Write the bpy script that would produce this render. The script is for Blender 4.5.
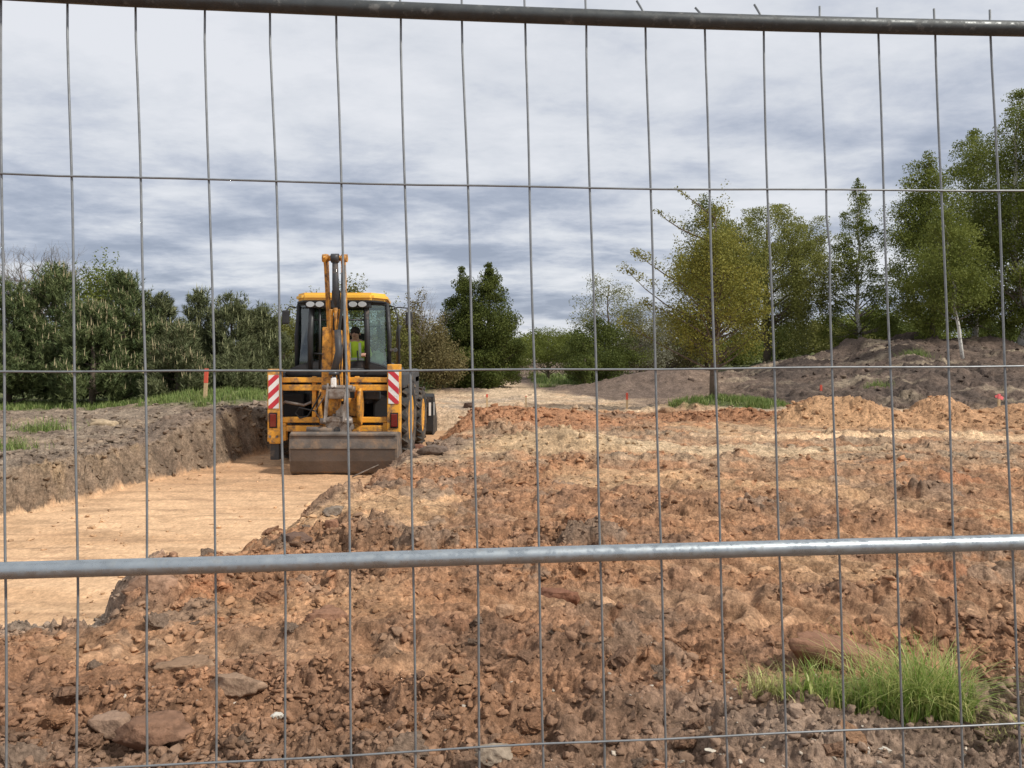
import bpy, bmesh, math, random
import numpy as np
from mathutils import Vector, Matrix, Euler

random.seed(7)
RNG = np.random.default_rng(7)
D = bpy.data
for o in list(D.objects): D.objects.remove(o)
sc = bpy.context.scene
col = sc.collection
R = math.radians

# ------------------------------------------------------------------ camera
F = 769.0; CZ = 1.5; HY = 350.0
cam_d = D.cameras.new('camera'); cam = D.objects.new('camera', cam_d); col.objects.link(cam)
cam.location = (0, 0, CZ); cam.rotation_euler = (R(90), 0, 0)
cam_d.sensor_width = 36.0; cam_d.lens = 36.0 * F / 1024.0
cam_d.shift_y = -(384 - HY) / 1024.0
cam_d.clip_start = 0.05; cam_d.clip_end = 3000
sc.camera = cam

# ------------------------------------------------------------------ sun, sky, exposure
SUN_EL = R(44); SUN_AZ = R(118)          # azimuth clockwise from +Y
sd = Vector((math.sin(SUN_AZ) * math.cos(SUN_EL), math.cos(SUN_AZ) * math.cos(SUN_EL), math.sin(SUN_EL)))
sun_d = D.lights.new('sun', 'SUN'); sun = D.objects.new('sun', sun_d); col.objects.link(sun)
sun_d.energy = 3.8; sun_d.angle = R(4); sun_d.color = (1.0, 0.95, 0.87)
sun.rotation_euler = (-sd).to_track_quat('-Z', 'Y').to_euler()
sc.view_settings.view_transform = 'Standard'; sc.view_settings.look = 'None'
sc.view_settings.exposure = 0.05; sc.view_settings.gamma = 1.0
sc.view_settings.use_curve_mapping = False

w = D.worlds.new('World'); sc.world = w; w.use_nodes = True
nt = w.node_tree; nt.nodes.clear()
def N(t, **k):
    n = nt.nodes.new(t)
    for a, b in k.items(): setattr(n, a, b)
    return n
L = lambda a, b: nt.links.new(a, b)
out = N('ShaderNodeOutputWorld'); bg = N('ShaderNodeBackground'); L(bg.outputs[0], out.inputs[0])
bg.inputs[1].default_value = 0.10
sky = N('ShaderNodeTexSky', sky_type='NISHITA'); sky.sun_disc = False
sky.sun_elevation = SUN_EL; sky.sun_rotation = SUN_AZ
tc = N('ShaderNodeTexCoord'); sep = N('ShaderNodeSeparateXYZ'); L(tc.outputs['Generated'], sep.inputs[0])
def M(op, a, b=None, c=None, clamp=False):
    n = N('ShaderNodeMath', operation=op); n.use_clamp = clamp
    for i, v in enumerate((a, b, c)):
        if v is None: continue
        if isinstance(v, (int, float)): n.inputs[i].default_value = v
        else: L(v, n.inputs[i])
    return n.outputs[0]
zz = M('MAXIMUM', sep.outputs[2], 0.0); za = M('ADD', zz, 0.14)
cx = M('DIVIDE', sep.outputs[0], za); cy = M('DIVIDE', sep.outputs[1], za)
def cloud(sx, sy, det, rough, dist, off):
    cb = N('ShaderNodeCombineXYZ'); L(M('MULTIPLY', cx, sx), cb.inputs[0]); L(M('MULTIPLY', cy, sy), cb.inputs[1]); cb.inputs[2].default_value = off
    n = N('ShaderNodeTexNoise'); n.inputs['Scale'].default_value = 1; n.inputs['Detail'].default_value = det
    n.inputs['Roughness'].default_value = rough; n.inputs['Distortion'].default_value = dist
    L(cb.outputs[0], n.inputs['Vector']); return n.outputs['Fac']
n1 = cloud(0.62, 0.74, 7, 0.56, 0.15, 3.3)
n2 = cloud(1.8, 2.1, 9, 0.62, 0.15, 9.1)
n3 = cloud(0.16, 0.30, 3, 0.5, 0.2, 21.7)
s = M('ADD', M('MULTIPLY', n1, 0.46), M('ADD', M('MULTIPLY', n2, 0.34), M('MULTIPLY', n3, 0.20)))
elev = M('MULTIPLY', zz, 1.0)
# lower clouds carry more contrast, the veil overhead less
contrast = N('ShaderNodeMapRange'); L(elev, contrast.inputs[0])
contrast.inputs[1].default_value = 0.10; contrast.inputs[2].default_value = 0.42
contrast.inputs[3].default_value = 7.4; contrast.inputs[4].default_value = 4.0
bias = N('ShaderNodeMapRange'); L(elev, bias.inputs[0])
bias.inputs[1].default_value = 0.05; bias.inputs[2].default_value = 0.33
bias.inputs[3].default_value = 0.53; bias.inputs[4].default_value = 0.74
f = M('ADD', M('MULTIPLY', M('SUBTRACT', s, 0.5), contrast.outputs[0]), bias.outputs[0], clamp=True)
rp = N('ShaderNodeValToRGB'); L(f, rp.inputs[0]); e = rp.color_ramp.elements
e[0].position = 0.0; e[0].color = (0.36, 0.41, 0.52, 1)
e[1].position = 1.0; e[1].color = (0.86, 0.88, 0.93, 1)
for p, c in ((0.25, (0.46, 0.51, 0.62)), (0.5, (0.62, 0.66, 0.75)), (0.72, (0.76, 0.79, 0.85))):
    q = e.new(p); q.color = (*c, 1)
sc10 = N('ShaderNodeMix', data_type='RGBA', blend_type='MULTIPLY'); sc10.inputs[0].default_value = 1
L(rp.outputs[0], sc10.inputs[6]); sc10.inputs[7].default_value = (9.2, 9.2, 9.2, 1)
mx = N('ShaderNodeMix', data_type='RGBA'); mx.inputs[0].default_value = 0.93
L(sky.outputs[0], mx.inputs[6]); L(sc10.outputs[2], mx.inputs[7]); L(mx.outputs[2], bg.inputs[0])

# ------------------------------------------------------------------ helpers
def pw(px, py, Y):                        # world point at depth Y seen at a picture position
    return Vector(((px - 512) / F * Y, Y, CZ - (py - HY) / F * Y))

def tag(o, label=None, cat=None, group=None, kind=None):
    if label: o['label'] = label
    if cat: o['category'] = cat
    if group: o['group'] = group
    if kind: o['kind'] = kind
    return o
def empty(name, loc=(0, 0, 0), rz=0, **k):
    o = D.objects.new(name, None); col.objects.link(o); o.location = loc; o.rotation_euler = (0, 0, rz)
    o.empty_display_size = 0.2
    return tag(o, **k)
def add_obj(name, me, mat=None, parent=None, smooth=False, loc=None, **k):
    o = D.objects.new(name, me); col.objects.link(o)
    if mat is not None:
        for m in (mat if isinstance(mat, (list, tuple)) else [mat]): me.materials.append(m)
    if parent: o.parent = parent
    if loc is not None: o.location = loc
    if smooth:
        me.polygons.foreach_set('use_smooth', np.ones(len(me.polygons), dtype=bool))
    return tag(o, **k)
def np_mesh(name, V, Fq, attrs=None):
    """V (n,3); Fq (m,k) constant face size"""
    me = D.meshes.new(name); n = len(V); m, k = Fq.shape
    me.vertices.add(n); me.vertices.foreach_set('co', np.ascontiguousarray(V, dtype=np.float32).ravel())
    me.loops.add(m * k); me.loops.foreach_set('vertex_index', np.ascontiguousarray(Fq, dtype=np.int32).ravel())
    me.polygons.add(m); me.polygons.foreach_set('loop_start', np.arange(0, m * k, k, dtype=np.int32))
    me.polygons.foreach_set('loop_total', np.full(m, k, dtype=np.int32))
    me.update(calc_edges=True)
    for an, (typ, arr) in (attrs or {}).items():
        a = me.attributes.new(an, typ, 'POINT')
        if typ == 'FLOAT': a.data.foreach_set('value', np.ascontiguousarray(arr, dtype=np.float32).ravel())
        else: a.data.foreach_set('color', np.ascontiguousarray(arr, dtype=np.float32).ravel())
    return me

class MB:
    def __init__(s): s.bm = bmesh.new()
    def _xf(s, vs, M_): bmesh.ops.transform(s.bm, matrix=M_, verts=vs)
    def box(s, c, d, rot=(0, 0, 0), bev=0.0, mi=0, taper=None):
        r = bmesh.ops.create_cube(s.bm, size=1); vs = r['verts']
        if taper:
            for v in vs:
                if v.co.z > 0: v.co.x *= taper[0]; v.co.y *= taper[1]
        s._xf(vs, Matrix.Translation(c) @ Euler(rot).to_matrix().to_4x4() @ Matrix.Diagonal((*d, 1)))
        fs = {f for v in vs for f in v.link_faces}
        for f in fs: f.material_index = mi
        if bev > 0:
            es = list({e for v in vs for e in v.link_edges})
            rr = bmesh.ops.bevel(s.bm, geom=es, offset=bev, segments=2, affect='EDGES', profile=0.6)
            for f in rr['faces']: f.material_index = mi
        return s
    def tube(s, pts, r, seg=10, mi=0, cap=True):
        pts = [Vector(p) for p in pts]; n = len(pts)
        rs = r if isinstance(r, (list, tuple)) else [r] * n
        rings = []; prev = None
        for i, p in enumerate(pts):
            t = (pts[min(i + 1, n - 1)] - pts[max(i - 1, 0)]).normalized()
            if prev is None:
                a = Vector((0, 0, 1)) if abs(t.z) < 0.9 else Vector((1, 0, 0))
                u = t.cross(a).normalized()
            else: u = (prev - t * prev.dot(t)).normalized()
            prev = u; v = t.cross(u)
            rings.append([s.bm.verts.new(p + (u * math.cos(q) + v * math.sin(q)) * rs[i]) for q in [2 * math.pi * k / seg for k in range(seg)]])
        for a, b in zip(rings[:-1], rings[1:]):
            for k in range(seg):
                f = s.bm.faces.new((a[k], a[(k + 1) % seg], b[(k + 1) % seg], b[k])); f.material_index = mi; f.smooth = True
        if cap:
            f = s.bm.faces.new(rings[0][::-1]); f.material_index = mi
            f = s.bm.faces.new(rings[-1]); f.material_index = mi
        return s
    def prism(s, poly, axis, a, b, mi=0, bev=0.0):
        """poly: list of 2D pts; axis 'x' -> (y,z) polygon extruded over x a..b; 'y' -> (x,z); 'z' -> (x,y)"""
        def mk(p, t): return {'x': (t, p[0], p[1]), 'y': (p[0], t, p[1]), 'z': (p[0], p[1], t)}[axis]
        A = [s.bm.verts.new(mk(p, a)) for p in poly]; B = [s.bm.verts.new(mk(p, b)) for p in poly]
        fs = [s.bm.faces.new(A), s.bm.faces.new(B[::-1])]
        n = len(poly)
        for i in range(n): fs.append(s.bm.faces.new((A[i], B[i], B[(i + 1) % n], A[(i + 1) % n])))
        for f in fs: f.material_index = mi
        bmesh.ops.recalc_face_normals(s.bm, faces=fs)
        if bev > 0:
            es = list({e for f in fs for e in f.edges})
            rr = bmesh.ops.bevel(s.bm, geom=es, offset=bev, segments=2, affect='EDGES')
            for f in rr['faces']: f.material_index = mi
        return s
    def lathe(s, prof, axis='x', c=(0, 0, 0), seg=32, mi=0):
        """prof list of (along, radius)"""
        rings = []
        for (a, r) in prof:
            ring = []
            for k in range(seg):
                q = 2 * math.pi * k / seg
                p = {'x': (a, r * math.cos(q), r * math.sin(q)), 'y': (r * math.cos(q), a, r * math.sin(q)), 'z': (r * math.cos(q), r * math.sin(q), a)}[axis]
                ring.append(s.bm.verts.new(Vector(p) + Vector(c)))
            rings.append(ring)
        fs = []
        for a, b in zip(rings[:-1], rings[1:]):
            for k in range(seg):
                f = s.bm.faces.new((a[k], a[(k + 1) % seg], b[(k + 1) % seg], b[k])); f.smooth = True; f.material_index = mi; fs.append(f)
        for ring in (rings[0], rings[-1]):
            if prof[0][1] > 1e-4:
                try: f = s.bm.faces.new(ring); f.material_index = mi; fs.append(f)
                except ValueError: pass
        bmesh.ops.recalc_face_normals(s.bm, faces=fs)
        return s
    def poly(s, pts, mi=0):
        f = s.bm.faces.new([s.bm.verts.new(p) for p in pts]); f.material_index = mi; return s
    def build(s, name, mat, parent=None, smooth=False, **k):
        me = D.meshes.new(name); s.bm.to_mesh(me); s.bm.free()
        return add_obj(name, me, mat, parent, smooth, **k)

# ---------- materials
def material(name, color, rough=0.6, metal=0.0, var=0.0, vscale=8.0, dirt=None, dirt_amt=0.5, dscale=3.0, bump=0.0, bscale=60.0, spec=0.5, attr=None, transl=0.0, coat=0.0):
    m = D.materials.new(name); m.use_nodes = True; t = m.node_tree; nn = t.nodes; lk = t.links
    b = nn['Principled BSDF']; b.inputs['Roughness'].default_value = rough; b.inputs['Metallic'].default_value = metal
    b.inputs['Specular IOR Level'].default_value = spec
    if coat: b.inputs['Coat Weight'].default_value = coat
    tcn = nn.new('ShaderNodeTexCoord')
    def noise(sc_, det=5, ro=0.6):
        q = nn.new('ShaderNodeTexNoise'); q.inputs['Scale'].default_value = sc_; q.inputs['Detail'].default_value = det; q.inputs['Roughness'].default_value = ro
        lk.new(tcn.outputs['Object'], q.inputs['Vector']); return q.outputs['Fac']
    def mixc(f, a, c2, bt='MIX'):
        q = nn.new('ShaderNodeMix'); q.data_type = 'RGBA'; q.blend_type = bt
        for i, v in ((0, f), (6, a), (7, c2)):
            if isinstance(v, (int, float)): q.inputs[i].default_value = v
            elif isinstance(v, tuple): q.inputs[i].default_value = (*v[:3], 1)
            else: lk.new(v, q.inputs[i])
        return q.outputs[2]
    def ramp(f, lo, hi, v0=0.0, v1=1.0):
        q = nn.new('ShaderNodeMapRange'); lk.new(f, q.inputs[0]); q.inputs[1].default_value = lo; q.inputs[2].default_value = hi
        q.inputs[3].default_value = v0; q.inputs[4].default_value = v1; return q.outputs[0]
    cur = tuple(color)
    if attr:
        a = nn.new('ShaderNodeAttribute'); a.attribute_name = attr[0]
        if attr[1] == 'color': cur = a.outputs['Color']
        else: cur = mixc(a.outputs['Fac'], tuple(color), tuple(attr[2]))
    if var:
        q = nn.new('ShaderNodeMapRange'); lk.new(noise(vscale), q.inputs[0]); q.inputs[1].default_value = 0.3; q.inputs[2].default_value = 0.7
        q.inputs[3].default_value = 1 - var; q.inputs[4].default_value = 1 + var
        vm = nn.new('ShaderNodeVectorMath'); vm.operation = 'SCALE'
        if isinstance(cur, tuple): vm.inputs[0].default_value = cur
        else: lk.new(cur, vm.inputs[0])
        lk.new(q.outputs[0], vm.inputs['Scale']); cur = vm.outputs[0]
    if dirt:
        cur = mixc(ramp(noise(dscale, 8, 0.7), 0.62 - dirt_amt * 0.3, 0.70 - dirt_amt * 0.1), cur, tuple(dirt))
        rr = ramp(noise(dscale, 8, 0.7), 0.42, 0.6, rough, min(1, rough + 0.35)); lk.new(rr, b.inputs['Roughness'])
    if isinstance(cur, tuple): b.inputs['Base Color'].default_value = (*cur, 1)
    else: lk.new(cur, b.inputs['Base Color'])
    if bump:
        bp = nn.new('ShaderNodeBump'); bp.inputs['Strength'].default_value = bump; bp.inputs['Distance'].default_value = 0.01
        lk.new(noise(bscale, 6), bp.inputs['Height']); lk.new(bp.outputs[0], b.inputs['Normal'])
    if transl:
        tr = nn.new('ShaderNodeBsdfTranslucent'); ms = nn.new('ShaderNodeMixShader'); ms.inputs[0].default_value = transl
        if isinstance(cur, tuple): tr.inputs[0].default_value = (*cur, 1)
        else: lk.new(cur, tr.inputs[0])
        lk.new(b.outputs[0], ms.inputs[1]); lk.new(tr.outputs[0], ms.inputs[2]); lk.new(ms.outputs[0], nn['Material Output'].inputs[0])
    return m
def glass_mat(name, tint=(0.75, 0.85, 0.8), refl=1.0):
    m = D.materials.new(name); m.use_nodes = True; t = m.node_tree; t.nodes.clear()
    o = t.nodes.new('ShaderNodeOutputMaterial'); g = t.nodes.new('ShaderNodeBsdfGlossy'); g.inputs['Roughness'].default_value = 0.04
    g.inputs[0].default_value = (0.9, 0.95, 0.95, 1)
    tr = t.nodes.new('ShaderNodeBsdfTransparent'); tr.inputs[0].default_value = (*tint, 1)
    fr = t.nodes.new('ShaderNodeFresnel'); fr.inputs[0].default_value = 1.5
    mm = t.nodes.new('ShaderNodeMath'); mm.operation = 'MULTIPLY_ADD'; mm.inputs[1].default_value = refl; mm.inputs[2].default_value = 0.04; mm.use_clamp = True
    t.links.new(fr.outputs[0], mm.inputs[0])
    mx_ = t.nodes.new('ShaderNodeMixShader'); t.links.new(mm.outputs[0], mx_.inputs[0]); t.links.new(tr.outputs[0], mx_.inputs[1]); t.links.new(g.outputs[0], mx_.inputs[2])
    t.links.new(mx_.outputs[0], o.inputs[0]); return m

# ---------- numpy noise
def _h(ix, iy, seed):
    u32 = np.uint32
    h = ix.astype(np.int32).view(u32) * u32(374761393) + iy.astype(np.int32).view(u32) * u32(668265263) + u32((seed * 1274126177) & 0xFFFFFFFF)
    h = (h ^ (h >> u32(13))) * u32(1274126177)
    h = (h ^ (h >> u32(16))) * u32(2246822519)
    return ((h ^ (h >> u32(15))) & u32(0xFFFFFF)).astype(np.float32) / np.float32(0x1000000)
def vnoise(x, y, seed=0):                 # gradient noise about -1..1
    ix = np.floor(x); iy = np.floor(y); fx = x - ix; fy = y - iy
    u = fx * fx * fx * (fx * (fx * 6 - 15) + 10); v = fy * fy * fy * (fy * (fy * 6 - 15) + 10)
    def g(dx, dy):
        a = _h(ix + dx, iy + dy, seed) * 2 * np.pi
        return np.cos(a) * (fx - dx) + np.sin(a) * (fy - dy)
    return 1.5 * ((g(0, 0) * (1 - u) + g(1, 0) * u) * (1 - v) + (g(0, 1) * (1 - u) + g(1, 1) * u) * v)
def fbm(x, y, sc_, octv=4, seed=0, gain=0.5, lac=2.03):
    s_ = np.zeros_like(x); a = 1.0; f_ = 1.0 / sc_; tot = 0
    for i in range(octv):
        s_ += a * vnoise(x * f_ + 17.1 * i, y * f_ - 9.7 * i, seed + i); tot += a; a *= gain; f_ *= lac
    return s_ / tot * 1.6
def lumps(x, y, cell, seed=0, dens=1.0, warp=0.25):
    """embedded clods: heights 0..1 (x cell) and the id-random of the winning clod"""
    wx = x + warp * cell * vnoise(x / cell * 2.3, y / cell * 2.3, seed + 50) ; wy = y + warp * cell * vnoise(x / cell * 2.3 + 31, y / cell * 2.3, seed + 51)
    gx = np.floor(wx / cell); gy = np.floor(wy / cell)
    best = np.zeros_like(x); rid = np.zeros_like(x)
    for dx in (-1, 0, 1):
        for dy in (-1, 0, 1):
            cx_ = gx + dx; cy_ = gy + dy
            r1 = _h(cx_, cy_, seed); r2 = _h(cx_, cy_, seed + 1); r3 = _h(cx_, cy_, seed + 2); r4 = _h(cx_, cy_, seed + 3)
            px_ = (cx_ + 0.15 + 0.7 * r1) * cell; py_ = (cy_ + 0.15 + 0.7 * r2) * cell
            rad = cell * (0.22 + 0.5 * r3 * r3)
            ang = r4 * 6.28; ex = np.cos(ang) * (wx - px_) + np.sin(ang) * (wy - py_); ey = -np.sin(ang) * (wx - px_) + np.cos(ang) * (wy - py_)
            q = 1 - (ex / (rad * 1.25)) ** 2 - (ey / (rad * 0.8)) ** 2
            til = 1 + (r1 - .5) * 1.1 * ex / rad + (r2 - .5) * 1.1 * ey / rad
            hh = np.where((q > 0) & (r4 < dens), np.minimum(np.sqrt(np.maximum(q, 0)), (.42 + .35 * r3) * til) * rad / cell, 0)
            m_ = hh > best; best = np.where(m_, hh, best); rid = np.where(m_, _h(cx_, cy_, seed + 4), rid)
    return best, rid
def S(t): t = np.clip(t, 0, 1); return t * t * (3 - 2 * t)

# ------------------------------------------------------------------ terrain
FLOOR = -0.48
def xL(Y): return np.interp(Y, [3, 5, 9, 9.8, 11.4, 12.7, 14.5, 18.5], [-7.6, -7.0, -6.0, -5.6, -5.38, -4.95, -4.7, -4.5])
def xR(Y): return np.interp(Y, [5.5, 5.8, 6.6, 7.7, 8.3, 8.9, 10.1, 11.4, 12.3, 13, 18.5], [-3.0, -2.82, -2.75, -2.46, -2.42, -2.21, -2.18, -2.2, -1.85, -1.68, -1.6])
MOUNDS = [  # X, Y, rx, ry, h
    (0.75, 11.6, 1.3, 0.7, 0.26), (-0.35, 16.0, 2.0, 1.1, 0.30), (1.7, 17.0, 1.5, .8, .12), (6.6, 15.6, 1.05, 0.7, 0.56), (8.75, 15.8, 0.6, 0.7, 0.54), (7.9, 15.2, .5, .5, .12),
    (10.5, 16.0, 0.9, 0.8, 0.30), (5.2, 18.3, 1.9, 0.8, 0.32), (4.9, 16.7, 1.3, 0.6, 0.16), (5.6, 28.5, 2.6, 2.0, 0.75),
    (-6.9, 18.2, 2.2, 1.8, 0.42), (-5.2, 14.2, 0.7, 1.6, 0.30), (-5.6, 12.9, .5, .8, .16), (2.2, 47, 4.0, 2.5, 0.75), (-3.2, 27.0, 2.6, 1.0, 0.15),
    (-2.75, 4.75, 0.5, 0.35, 0.16), (-1.0, 3.4, 0.5, 0.3, 0.05), (14.8, 34.0, 1.3, 1.3, 0.42), (17.6, 35, 1.5, 1.2, 0.22), (12.2, 33, 1.2, 1.2, 0.25), (20.5, 33, 1.6, 1.2, .25), (-1.55, 12.6, .5, .9, .14), (-1.3, 9.2, .7, .5, .10),
    (2.2, 3.55, .35, .18, .06), (-0.2, 13.6, .8, .5, .14)]
TRACKS = [  # x0,y0,x1,y1,width,amp,pitch
    (-1.6, 6.65, 2.2, 6.9, 0.50, 0.060, 0.30), (2.2, 6.9, 7.0, 7.6, 0.50, 0.050, 0.28), (1.0, 4.35, 4.2, 4.5, 0.42, 0.050, 0.26), (0.6, 5.15, 5.5, 5.5, 0.42, 0.045, 0.26),
    (1.6, 7.9, 7.5, 8.6, 0.55, 0.055, 0.30), (1.2, 9.2, 8.0, 9.9, 0.55, 0.05, 0.30), (-1.8, 8.3, 1.5, 7.9, 0.45, 0.04, 0.28), (2.0, 12.4, 9, 13.4, 0.5, 0.03, .3),
    (-0.6, 4.3, 1.6, 4.75, .42, .04, .27), (2.4, 6.1, 6.0, 6.3, .46, .05, .28), (1.5, 8.5, 6.8, 9.2, .5, .05, .3), (2.5, 7.3, 6.5, 8.0, .4, .045, .3), (2.2, 10.8, 8.0, 11.4, .5, .045, .32), (-.6, 10.2, 3.5, 10.0, .5, .04, .3),
    (3.4, 16.8, 4.6, 13.2, 0.5, 0.03, 0.3), (0.0, 19.5, 9.0, 17.2, 0.5, 0.025, 0.3), (-2.6, 4.0, -0.2, 3.7, .42, .03, .25)]
def terrain(X, Y, full=True):
    X = np.asarray(X, dtype=np.float64); Y = np.asarray(Y, dtype=np.float64)
    u = X / np.maximum(Y, 1.0)
    wx = X + 0.28 * fbm(X, Y, 1.3, 3, 5); wy = Y + 0.28 * fbm(X, Y, 1.3, 3, 15)
    left = S((xL(Y) - X) / 0.5 + 0.2)
    g = 0.05 * fbm(X, Y, 3.5, 3, 31) + 0.07 * left
    for (mx_, my_, rx, ry, h) in MOUNDS:
        d2 = ((wx - mx_) / rx) ** 2 + ((wy - my_) / ry) ** 2
        g = g + h * np.exp(-d2 * 1.1)
    A = np.interp(u, [-1, 0.19, 0.26, 0.30, 0.35, 0.42, 0.5, 0.58, 0.666, 1, 3], [0, 0, .22, .42, .80, 1.15, 1.85, 1.75, 1.55, 1.7, 1.7])
    hill = A * (0.28 * S((Y - 18.0) / 5) + 0.72 * S((Y - 20) / 14)) * (1 - 0.25 * S((Y - 40) / 20))
    hm = S(A / 0.45) * S((Y - 17.6) / 1.6)
    hill = hill + hm * (0.30 * fbm(X, Y, 2.0, 5, 61, .6) + 0.05 * np.abs(fbm(X * 0.35 + Y * 0.5, Y * 0.9, 0.9, 3, 66)))
    g = g + hill - 1.9 * S((Y - 55) / 40) * (1 - S((u - 0.15) / 0.15)) * S((u + .3) / .1)
    # pit
    nd = 0.10 * fbm(X, Y, 0.8, 4, 41); nw = .16 * fbm(X, Y, .55, 4, 45, .6)
    tl = np.clip((xL(Y) - X) / 0.40 + nd * .8 + nw * S((xL(Y) - X) / .3), 0, 1) ** 0.85
    tr = S((X - xR(Y)) / 0.95 + 2.0 * nd); tn = S((5.30 - Y) / 1.35 + nd); tf = S((Y - 18.4) / 0.8 + nd)
    t = np.maximum(np.maximum(tl, tr), np.maximum(tn, tf))
    pit = 1 - t
    z = FLOOR + (g - FLOOR) * t
    if not full: return z
    wallL = np.clip(4 * tl * (1 - tl), 0, 1) * (1 - tr) * (1 - tn) * (1 - tf)
    near = 1 - S((Y - 14) / 8)
    floor = S((pit - 0.86) / 0.12)
    rough = (1 - floor) * (1 - 0.55 * left * (1 - wallL)) * (1 - 0.45 * S((Y - 18) / 4)) 
    # sandy road and flattened strips are smoother
    sandy = S((vnoise(X / 2.6, Y / 1.5, 77) - 0.15) / 0.3)
    heapf = S((fbm(X, Y, 1.6, 3, 88) + 0.05 - 0.25 * S((X - 0.3) / 1.2)) / 0.5)          # cloddy patches, more of them left
    # nothing but flattened dirt in the far cross strip
    rough = rough * (1 - 0.5 * sandy)
    def sub(msk, *a, **k):
        o1 = np.zeros_like(X); o2 = np.zeros_like(X)
        if msk.any():
            r1_, r2_ = lumps(X[msk], Y[msk], *a, **k); o1[msk] = r1_; o2[msk] = r2_
        return o1, o2
    inv = (np.abs(u) < .85) & (Y > 1.5)
    l1, i1 = sub(inv & (Y < 45), 0.42, 101, 0.42, warp=.45); l2, i2 = sub(inv & (Y < 30), 0.19, 201, 0.62, warp=.5); l3, i3 = sub(inv & (Y < 16), 0.085, 301, 0.75, warp=.5); l4, i4 = sub(inv & (Y < 8), 0.04, 401, .8, warp=.5)
    big = S((-X - 0.6) / 1.6) * S((6.8 - Y) / 1.5)
    zs = z.copy()
    z = z + rough * ((0.35 + 0.5 * heapf + 0.4 * big) * 0.30 * l1 + (0.45 + 0.65 * heapf) * 0.125 * l2 + 0.060 * l3 * (0.5 + 0.5 * heapf) + 0.026 * l4)
    rdg = 1 - np.abs(fbm(X * .8 + .3 * Y, Y * 1.25, 0.42, 4, 111, 0.6)); rd2 = 1 - np.abs(fbm(X, Y, 0.12, 3, 121, .6))
    z = z + rough * (0.105 * (rdg - .75) + 0.024 * (rd2 - .7) + .045 * fbm(X, Y, .9, 3, 113))
    z = z + (1 - rough) * (0.008 * fbm(X, Y, 0.25, 4, 131, 0.6)) + floor * (0.03 * (1 - np.abs(fbm(X * .2 + Y * .1, Y, .45, 3, 143))) + 0.015 * fbm(X * 0.35, Y, 0.35, 4, 141, 0.6) + 0.012 * l2 * (i2 > 0.8) + .01 * l4 * (i4 > .7))
    z = z + wallL * (0.12 * fbm(X, Y, 0.30, 3, 151, .55) + 0.06 * l3 + .12 * l2)
    z = z + hm * (.16 * l1 + .06 * (1 - np.abs(fbm(X, Y, .6, 3, 191))))
    z = z + left * (1 - wallL) * (.03 * l2 + .03 * l3 + .02 * fbm(X, Y, .3, 3, 193))
    tm = np.zeros_like(X)
    for (x0, y0, x1, y1, wd, amp, pit_) in TRACKS:
        L_ = math.hypot(x1 - x0, y1 - y0); dx, dy = (x1 - x0) / L_, (y1 - y0) / L_
        a = (X - x0) * dx + (Y - y0) * dy; b = -(X - x0) * dy + (Y - y0) * dx + 0.05 * vnoise(a / 1.3, a * 0 + x0, 9)
        m_ = S((wd / 2 - np.abs(b)) / 0.07) * S(a / 0.3) * S((L_ - a) / 0.3)
        m_ = m_ * (0.55 + 0.45 * S(vnoise(X / 0.9, Y / 0.9, 171) * 2 + 0.5))
        z = z - m_ * .75 * (z - zs)
        ph = (a + np.abs(b) * 0.9) / pit_
        fr = ph - np.floor(ph); rid_ = S(fr / 0.35) * (1 - S((fr - 0.42) / 0.5))
        z = z * 1 + m_ * (1.9 * amp * (rid_ - 0.75) - 0.005 + 0.15 * amp * fbm(X, Y, 0.1, 2, 181))
        z = z + 0.6 * amp * S(1 - np.abs(np.abs(b) - wd / 2 - 0.06) / 0.09) * S(a / 0.3) * S((L_ - a) / 0.3)
        tm = np.maximum(tm, m_)
    return z, dict(pit=pit, left=left, wallL=wallL, floor=floor, hm=hm, sandy=sandy, heapf=heapf, i1=i1, i2=i2, i3=i3, l1=l1, l2=l2, l3=l3, tm=tm, u=u, tl=tl, A=A)
def gz(x, y): return float(terrain(np.array([x], float), np.array([y], float))[0][0])
def gzb(x, y): return float(terrain(np.array([x], float), np.array([y], float), False)[0])

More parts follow.
